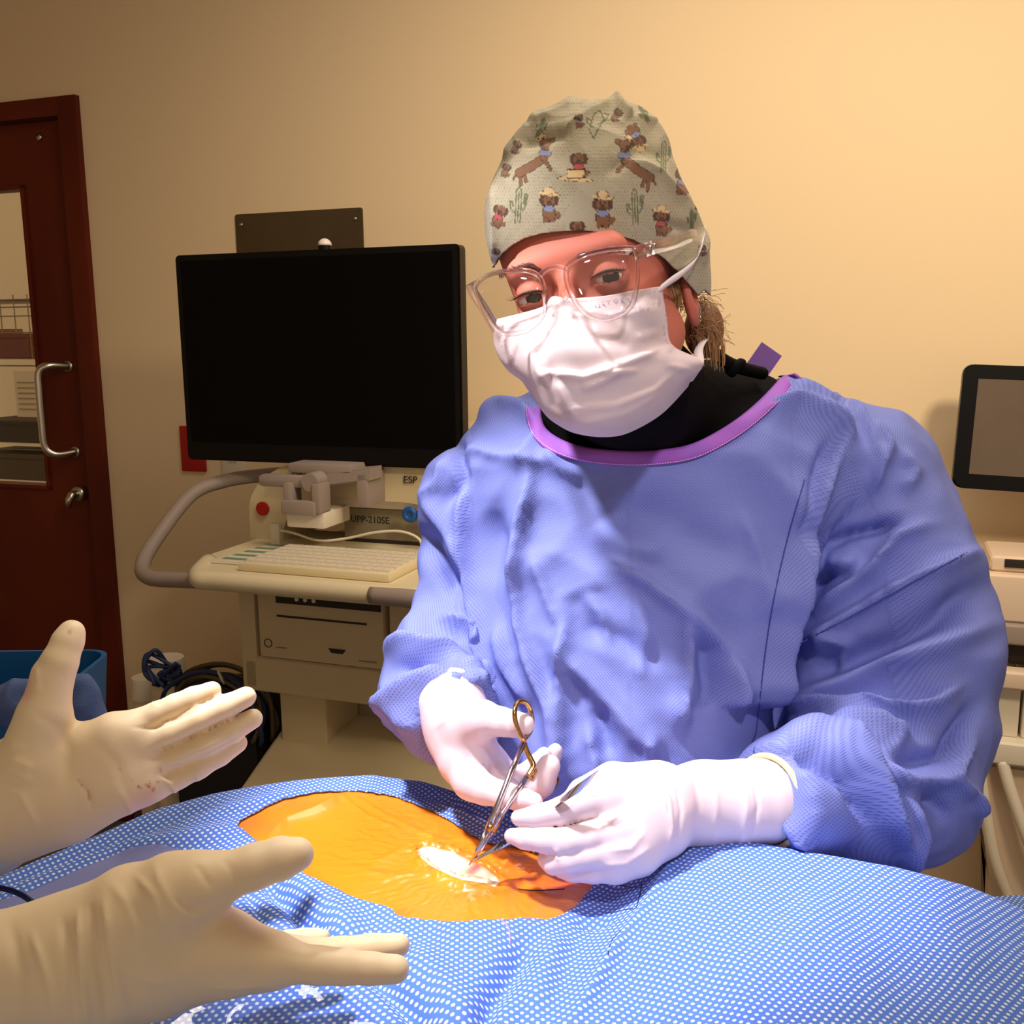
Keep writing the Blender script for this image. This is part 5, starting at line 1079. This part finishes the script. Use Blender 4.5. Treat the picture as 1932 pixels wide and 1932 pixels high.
# crow lines between the brows: folded skin is in the body; hair
hair_m=mat('light_brown_hair',rgb(168,126,84),.45)
rr_=random.Random(21); b=bmesh.new()
for k in range(220):
    x0=rr_.uniform(1300,1330); y0=rr_.uniform(555,640); dd=rr_.uniform(.87,.93); L_=rr_.uniform(20,70); a=R(rr_.uniform(-30,75))
    pts=[(x0,y0)]; 
    for j in range(6): a+=R(rr_.uniform(-14,34)); pts.append((pts[-1][0]+math.cos(a)*L_/6,pts[-1][1]+math.sin(a)*L_/6))
    tube(b,[P(u_,v_,dd+.003*j) for j,(u_,v_) in enumerate(pts)],.00022,4)
for k in range(100):
    x0=rr_.uniform(1300,1335); y0=rr_.uniform(585,615); dd=rr_.uniform(.885,.92); e_=rr_.uniform(-1,1)
    tube(b,[P(u_,v_,dd) for u_,v_ in ((x0,y0),(x0+18+8*e_,y0+22),(x0+24+14*e_,y0+50),(x0+26+12*e_,y0+80+10*e_))],.00030,4)
h_=fo('hair',b,hair_m,'light brown wisps below the cap'); b=bmesh.new()
for k in range(70):
    x0=rr_.uniform(1256,1290); y0=rr_.uniform(535,545); dd=.822+.0004*(x0-1256)
    tube(b,[P(x0,y0,dd),P(x0+6,y0+20,dd+.002),P(x0+4+rr_.uniform(-5,9),y0+rr_.uniform(30,55),dd+.004)],.00025,4)
fo('side_hair',b,hair_m)
b=bmesh.new(); bmesh.ops.create_uvsphere(b,u_segments=20,v_segments=14,radius=1)
for v in b.verts: v.co=Vector(P(1328,622,.93)+rt*v.co.x*.018+up*v.co.z*.026+fw*v.co.y*.02)
fo('hair_bun',b,mat('brown_hair_bun',rgb(128,92,62),.5,bump=(90,.6,.003)),smooth=True)
b=bmesh.new(); ec=P(1318,592,.868); tube(b,[ec+(rt*math.cos(a)*.4+fw*math.cos(a)*.9)*.007+up*math.sin(a)*.008 for a in np.linspace(0,2*math.pi,24,endpoint=False)],.0007,8,closed=True); fo('earring',b,mat('silver_ring',rgb(230,226,220),.15,1),smooth=True)
# ---- clear glasses ----
clear_m=mat('clear_acrylic',(.98,.95,.94,1),.05,trans=1,ior=1.35); lens_m=mat('lens_glass',(1,1,1,1),.02,trans=1)
def thin_glass(m,fac,tint):
    N=m.node_tree.nodes; L=m.node_tree.links; out=[n_ for n_ in N if n_.type=='OUTPUT_MATERIAL'][0]; pb=N['Principled BSDF']
    t=N.new('ShaderNodeBsdfTransparent'); t.inputs[0].default_value=tint; g=N.new('ShaderNodeBsdfGlossy'); g.inputs['Roughness'].default_value=.03
    fr=N.new('ShaderNodeValue'); fr.outputs[0].default_value=.05; mx=N.new('ShaderNodeMixShader'); L.new(fr.outputs[0],mx.inputs[0]); L.new(t.outputs[0],mx.inputs[1]); L.new(g.outputs[0],mx.inputs[2])
    m2=N.new('ShaderNodeMixShader'); m2.inputs[0].default_value=fac; L.new(mx.outputs[0],m2.inputs[1]); L.new(pb.outputs[0],m2.inputs[2]); L.new(m2.outputs[0],out.inputs[0])
thin_glass(lens_m,0,(.985,.97,.97,1)); thin_glass(clear_m,.45,(.95,.92,.92,1))
gl=bpy.data.objects.new('eyeglasses',None); COL.objects.link(gl); gl.parent=surg; gl['label']='clear plastic framed glasses'
def Dg(x_): return float(np.interp(x_,[880,960,1045,1130,1230],[.778,.757,.740,.731,.726]))
lensL=[(897,541),(912,524),(934,515),(962,511),(988,510),(1010,516),(1022,528),(1028,548),(1029,572),(1025,592),(1014,608),(1000,620),(984,627),(955,630),(936,618),(917,590),(902,560)]
lensR=[(1068,512),(1074,500),(1086,490),(1104,481),(1124,475),(1150,470),(1180,468),(1197,471),(1202,490),(1203,515),(1201,540),(1195,569),(1184,585),(1168,595),(1148,601),(1128,600),(1108,592),(1092,578),(1078,556),(1070,535)]
for k_,pl in enumerate((lensL,lensR)):
    sp2=smooth_path([(u_,v_,0) for u_,v_ in pl],5,True); pts=[P(p_[0],p_[1],Dg(p_[0])) for p_ in sp2]
    b=bmesh.new(); tube(b,pts,.0019,10,closed=True); fo('rim',b,clear_m,parent=gl,smooth=True)
    b=bmesh.new(); cen=np.mean(pts,0); f_=[]; 
    for off in (0,.0012):
        c_=b.verts.new(cen-fw*(.0012-off)); rg=[b.verts.new(p_+(cen-p_)*.5-fw*(.0009-off)) for p_ in pts]; rg2=[b.verts.new(p_+fw*off) for p_ in pts]; n_=len(pts)
        for i in range(n_): b.faces.new((rg[i],rg[(i+1)%n_],c_)); b.faces.new((rg2[i],rg2[(i+1)%n_],rg[(i+1)%n_],rg[i]))
        f_.append(rg2)
    for i in range(n_): b.faces.new((f_[0][i],f_[0][(i+1)%n_],f_[1][(i+1)%n_],f_[1][i]))
    fo('lens',b,lens_m,parent=gl,smooth=True)
b=bmesh.new(); tube(b,smooth_path([P(1018,520,Dg(1018)),P(1032,508,Dg(1032)-.001),P(1048,504,Dg(1048)-.002),P(1062,506,Dg(1062)-.001),P(1074,512,Dg(1074))],5),.0021,10); fo('bridge',b,clear_m,parent=gl,smooth=True)
for pl in ([(1024,545),(1031,556),(1029,570)],[(1066,540),(1062,552),(1068,566)]):
    b=bmesh.new(); tube(b,smooth_path([P(u_,v_,Dg(u_)+.004) for u_,v_ in pl],4),[.0012]*4+[.002]*5,8,flat=.6); fo('nose_pad',b,clear_m,parent=gl,smooth=True)
b=bmesh.new(); ribbon(b,smooth_path([P(1196,478,.727),P(1222,470,.727),P(1240,465,.732),P(1275,456,.765),P(1312,444,.80),P(1330,470,.845)],6),up*.9-rt*.25,.0095,.0012); fo('temple',b,clear_m,parent=gl,smooth=True)
b=bmesh.new(); ribbon(b,smooth_path([P(902,535,.778),P(888,534,.784),P(892,550,.795),P(915,585,.81),P(938,625,.83)],6),rt*.9+up*.5,.0075,.0012); fo('temple',b,clear_m,parent=gl,smooth=True)
for c_ in (P(1226,467,.7255),P(1234,463,.7265)):
    b=bmesh.new(); cyl(b,c_-fw*.0018,c_+fw*.001,.0013,seg=10); fo('hinge_screw',b,steel_m,parent=gl,smooth=True)
# ---------------- instruments ----------------
inst_m=mat('polished_instrument_steel',rgb(206,198,204),.16,1); gold_m=mat('gold_plated_steel',rgb(206,160,96),.16,1)
cl=thing('surgical_clamp','long steel clamp with gold finger rings, its closed tip in the pale oval','surgical clamp',tuple(cast(888,1630)))
off=-np.array(cl.location)
def pt_(l): return [P(*q_)+off for q_ in l]
b=bmesh.new(); tube(b,pt_([(889,1627,.752),(903,1600,.752),(921,1566,.754)]),[.0007,.0018,.0034],10,flat=.7); tube(b,pt_([(921,1566,.754),(935,1532,.758),(962,1462,.772),(988,1402,.788)]),[.0034,.0030,.0026,.0026],10,flat=.8); obj('arm',b,inst_m,cl,smooth=True)
b=bmesh.new(); tube(b,pt_([(885,1632,.753),(908,1600,.754),(928,1568,.757)]),[.0006,.0018,.0032],10,flat=.7); tube(b,pt_([(928,1568,.757),(948,1534,.762),(975,1495,.772),(994,1466,.780)]),[.0032,.0026,.0024,.0024],10,flat=.8); obj('arm',b,inst_m,cl,smooth=True)
b=bmesh.new(); cyl(b,P(925,1562,.7495)+off,P(925,1562,.757)+off,.0028,seg=16); obj('pivot_screw',b,gold_m,cl,smooth=True)
b=bmesh.new(); rg=[(987,1396,.782),(978,1378,.780),(972,1358,.779),(971,1342,.781),(975,1328,.786),(984,1323,.790),(994,1327,.794),(1000,1338,.797),(1004,1352,.803),(1004,1368,.808),(1000,1382,.803),(993,1392,.790)]
tube(b,[np.array(q_) for q_ in smooth_path(pt_(rg),5,True)],.0019,10,closed=True); obj('finger_ring',b,gold_m,cl,smooth=True)
b=bmesh.new(); tube(b,[np.array(q_) for q_ in smooth_path(pt_([(988,1400,.788),(994,1418,.788),(1002,1434,.786),(1006,1446,.784),(996,1464,.780)]),5)],[.0022]*21,10,flat=.8); box_=None; obj('ratchet_bar',b,gold_m,cl,smooth=True)
b=bmesh.new(); rg=[(1008,1455,.80),(1030,1455,.815),(1047,1462,.825),(1051,1472,.828),(1046,1483,.828),(1032,1488,.82),(1014,1482,.81),(1004,1468,.80)]
tube(b,[np.array(q_) for q_ in smooth_path(pt_(rg),5,True)],.0018,10,closed=True); obj('finger_ring',b,gold_m,cl,smooth=True)
fc=thing('tissue_forceps','steel forceps with ridged grip held in the right-hand glove, rounded end up','forceps',tuple(cast(893,1622)))
off=-np.array(fc.location)
for sgn in (-1,1):
    b=bmesh.new(); pl=[(1120,1466,.728),(1102,1480,.725),(1072,1500,.727),(1036,1530,.750),(985,1570,.754),(955,1588,.752),(925,1606,.752),(895,1622,.753)]
    ws=[.010,.0125,.0085,.0045,.0052,.0055,.0028,.0008]; pts=[P(*q_)+off+(.0016*sgn*min(1,max(0,(i-0.3)/4.)) if i<6 else .0008*sgn)*up for i,q_ in enumerate(pl)]
    sp2=smooth_path(pts,5); wsp=np.interp(np.linspace(0,7,len(sp2)),range(8),ws)
    tv=[]; wd=(rt*.6+up*.8); wd/=np.linalg.norm(wd)
    for p_,w_ in zip(sp2,wsp): tv.append([b.verts.new(p_+wd*w_/1.6-fw*.0005),b.verts.new(p_-wd*w_/1.6-fw*.0005),b.verts.new(p_-wd*w_/1.6+fw*.0005),b.verts.new(p_+wd*w_/1.6+fw*.0005)])
    for i in range(len(tv)-1):
        for k in range(4): b.faces.new((tv[i][k],tv[i][(k+1)%4],tv[i+1][(k+1)%4],tv[i+1][k]))
    b.faces.new(tv[0]); b.faces.new(tv[-1]); obj('prong',b,inst_m,fc,smooth=False)
for k in range(6):
    c_=P(972-k*6.5,1578+k*3.6,.7505)+off; b=bmesh.new(); cyl(b,c_-wd*.0045,c_+wd*.0045,.0004,seg=6); obj('grip_ridge',b,dark_m,fc)
# ---------------- things at the left edge ----------------
cloth_m=mat('blue_towel_cloth',rgb(84,104,150),.9,bump=(260,.5,.0015),var=(60,rgb(70,90,136),.6)); bin_m=mat('blue_bin_plastic',rgb(20,92,150),.35)
_c=P(30,1330,1.25)
bn=thing('instrument_bin','blue plastic bin on a stand behind the far gloved hand','bin',(_c[0]-.05,_c[1],0))
b=bmesh.new(); zt=P(60,1270,1.25)[2]; rr0=rrect(-.16,.135,-.10,.10,.03,4)
A=[b.verts.new((u_,v_,zt)) for u_,v_ in rr0]; Bb=[b.verts.new((u_*.9,v_*.9,zt-.16)) for u_,v_ in rr0]; A2=[b.verts.new((u_*.96,v_*.95,zt)) for u_,v_ in rr0]; B2=[b.verts.new((u_*.87,v_*.86,zt-.155)) for u_,v_ in rr0]; n_=len(rr0)
for i in range(n_):
    j=(i+1)%n_; b.faces.new((A[i],A[j],Bb[j],Bb[i])); b.faces.new((A2[i],A2[j],B2[j],B2[i])); b.faces.new((A[i],A[j],A2[j],A2[i]))
b.faces.new(Bb); b.faces.new(B2); obj('bin_shell',b,bin_m,bn,angle=40)
b=bmesh.new(); cyl(b,(0,0,.04),(0,0,zt-.16),.02); cyl(b,(0,0,0),(0,0,.04),.16,.14,28); obj('stand',b,steel_m,bn,smooth=False)
tw=thing('blue_towel','folded grey-blue cloth towel hanging over the rim of the blue bin','towel',tuple(P(118,1322,1.150)))
def tw_fn(p):
    d=None
    for c_,r_ in (((-.035,-.012,.0),(.045,.016,.030)),((.028,-.012,.0),(.022,.016,.034)),((.036,-.01,-.02),(.016,.014,.022))):
        e=ellip(p,np.array(c_),r_); d=e if d is None else smin(d,e,.01)
    return d
Vt,Qt=surf(tw_fn,(-.1,-.05,-.06),(.08,.03,.06),.0025); Vt=Vt+vnormals(Vt,Qt)*((.4-np.abs(nz(Vt,34)))*.006)[:,None]; npmesh('towel_cloth',Vt,Qt,cloth_m,tw)
# navy cable lying on the drape at the left edge
b=bmesh.new(); pts=[rayz(-60,1668,1.075),rayz(-20,1672,1.075),rayz(20,1680,1.073),rayz(50,1694,1.070),rayz(68,1712,1.065),rayz(74,1740,1.06),rayz(60,1800,1.06)]; tube(b,smooth_path(pts,6),.0019,10)
tag(obj('navy_cable',b,mat('navy_rubber',rgb(18,30,78),.35),None,smooth=True),'navy cable bending over the drape at the left edge','cable')
# plain blue under-sheet laid over the dotted drape at the left
sheet_m=mat('plain_blue_sheet',rgb(126,134,190),.85,bump=(500,.2,.0006))
sh=[(-60,1745),(-20,1715),(60,1690),(160,1645),(250,1607),(300,1600),(345,1612),(420,1640),(430,1700),(300,1760),(100,1830),(-60,1880)]
Vq=np.stack([GX,GY,GZ],-1).reshape(-1,3).copy(); sx_,sy_,_=pix(Vq); vis=Vq[:,1]<np.interp(Vq[:,0],_cw[:,0],_cw[:,1])+.01; I=np.arange(nx*ny).reshape(nx,ny); Qq=np.stack([I[:-1,:-1],I[1:,:-1],I[1:,1:],I[:-1,1:]],-1).reshape(-1,4)
Vq2,Qq2,_u=cutpoly(Vq,Qq,sx_,sy_,sh,True,lambda a,b_,i:cast(a,b_),vis); Vq2[:,2]+=.003
s_=npmesh('blue_sheet',Vq2,Qq2,sheet_m,label='plain lavender-blue sheet without dots lying over the dotted drape at the left'); s_['category']='sheet'
so=s_.modifiers.new('thick','SOLIDIFY'); so.thickness=.0012; so.offset=1

# crumpled clear plastic film on the drape in front
pp=[(300,1890),(400,1878),(470,1850),(520,1840),(575,1836),(605,1850),(630,1875),(690,1915),(720,1960),(700,2020),(300,2020)]
Vq=np.stack([GX,GY,GZ],-1).reshape(-1,3).copy(); Vq3,Qq3,_u=cutpoly(Vq,Qq,sx_,sy_,pp,True,lambda a,b_,i:cast(a,b_),vis)
Vq3[:,2]+=.007+(.35-np.abs(nz(Vq3,30,3.)))*.012
plas_m=mat('clear_plastic_film',(1,1,1,1),.1,trans=1); thin_glass(plas_m,0,(.94,.96,.97,1)); [setattr(n_.outputs[0],'default_value',.09) for n_ in plas_m.node_tree.nodes if n_.type=='VALUE']
o_=npmesh('plastic_wrapper',Vq3,Qq3,plas_m,label='crumpled clear plastic wrapper on the drape below the near gloved hand'); o_['category']='wrapper'
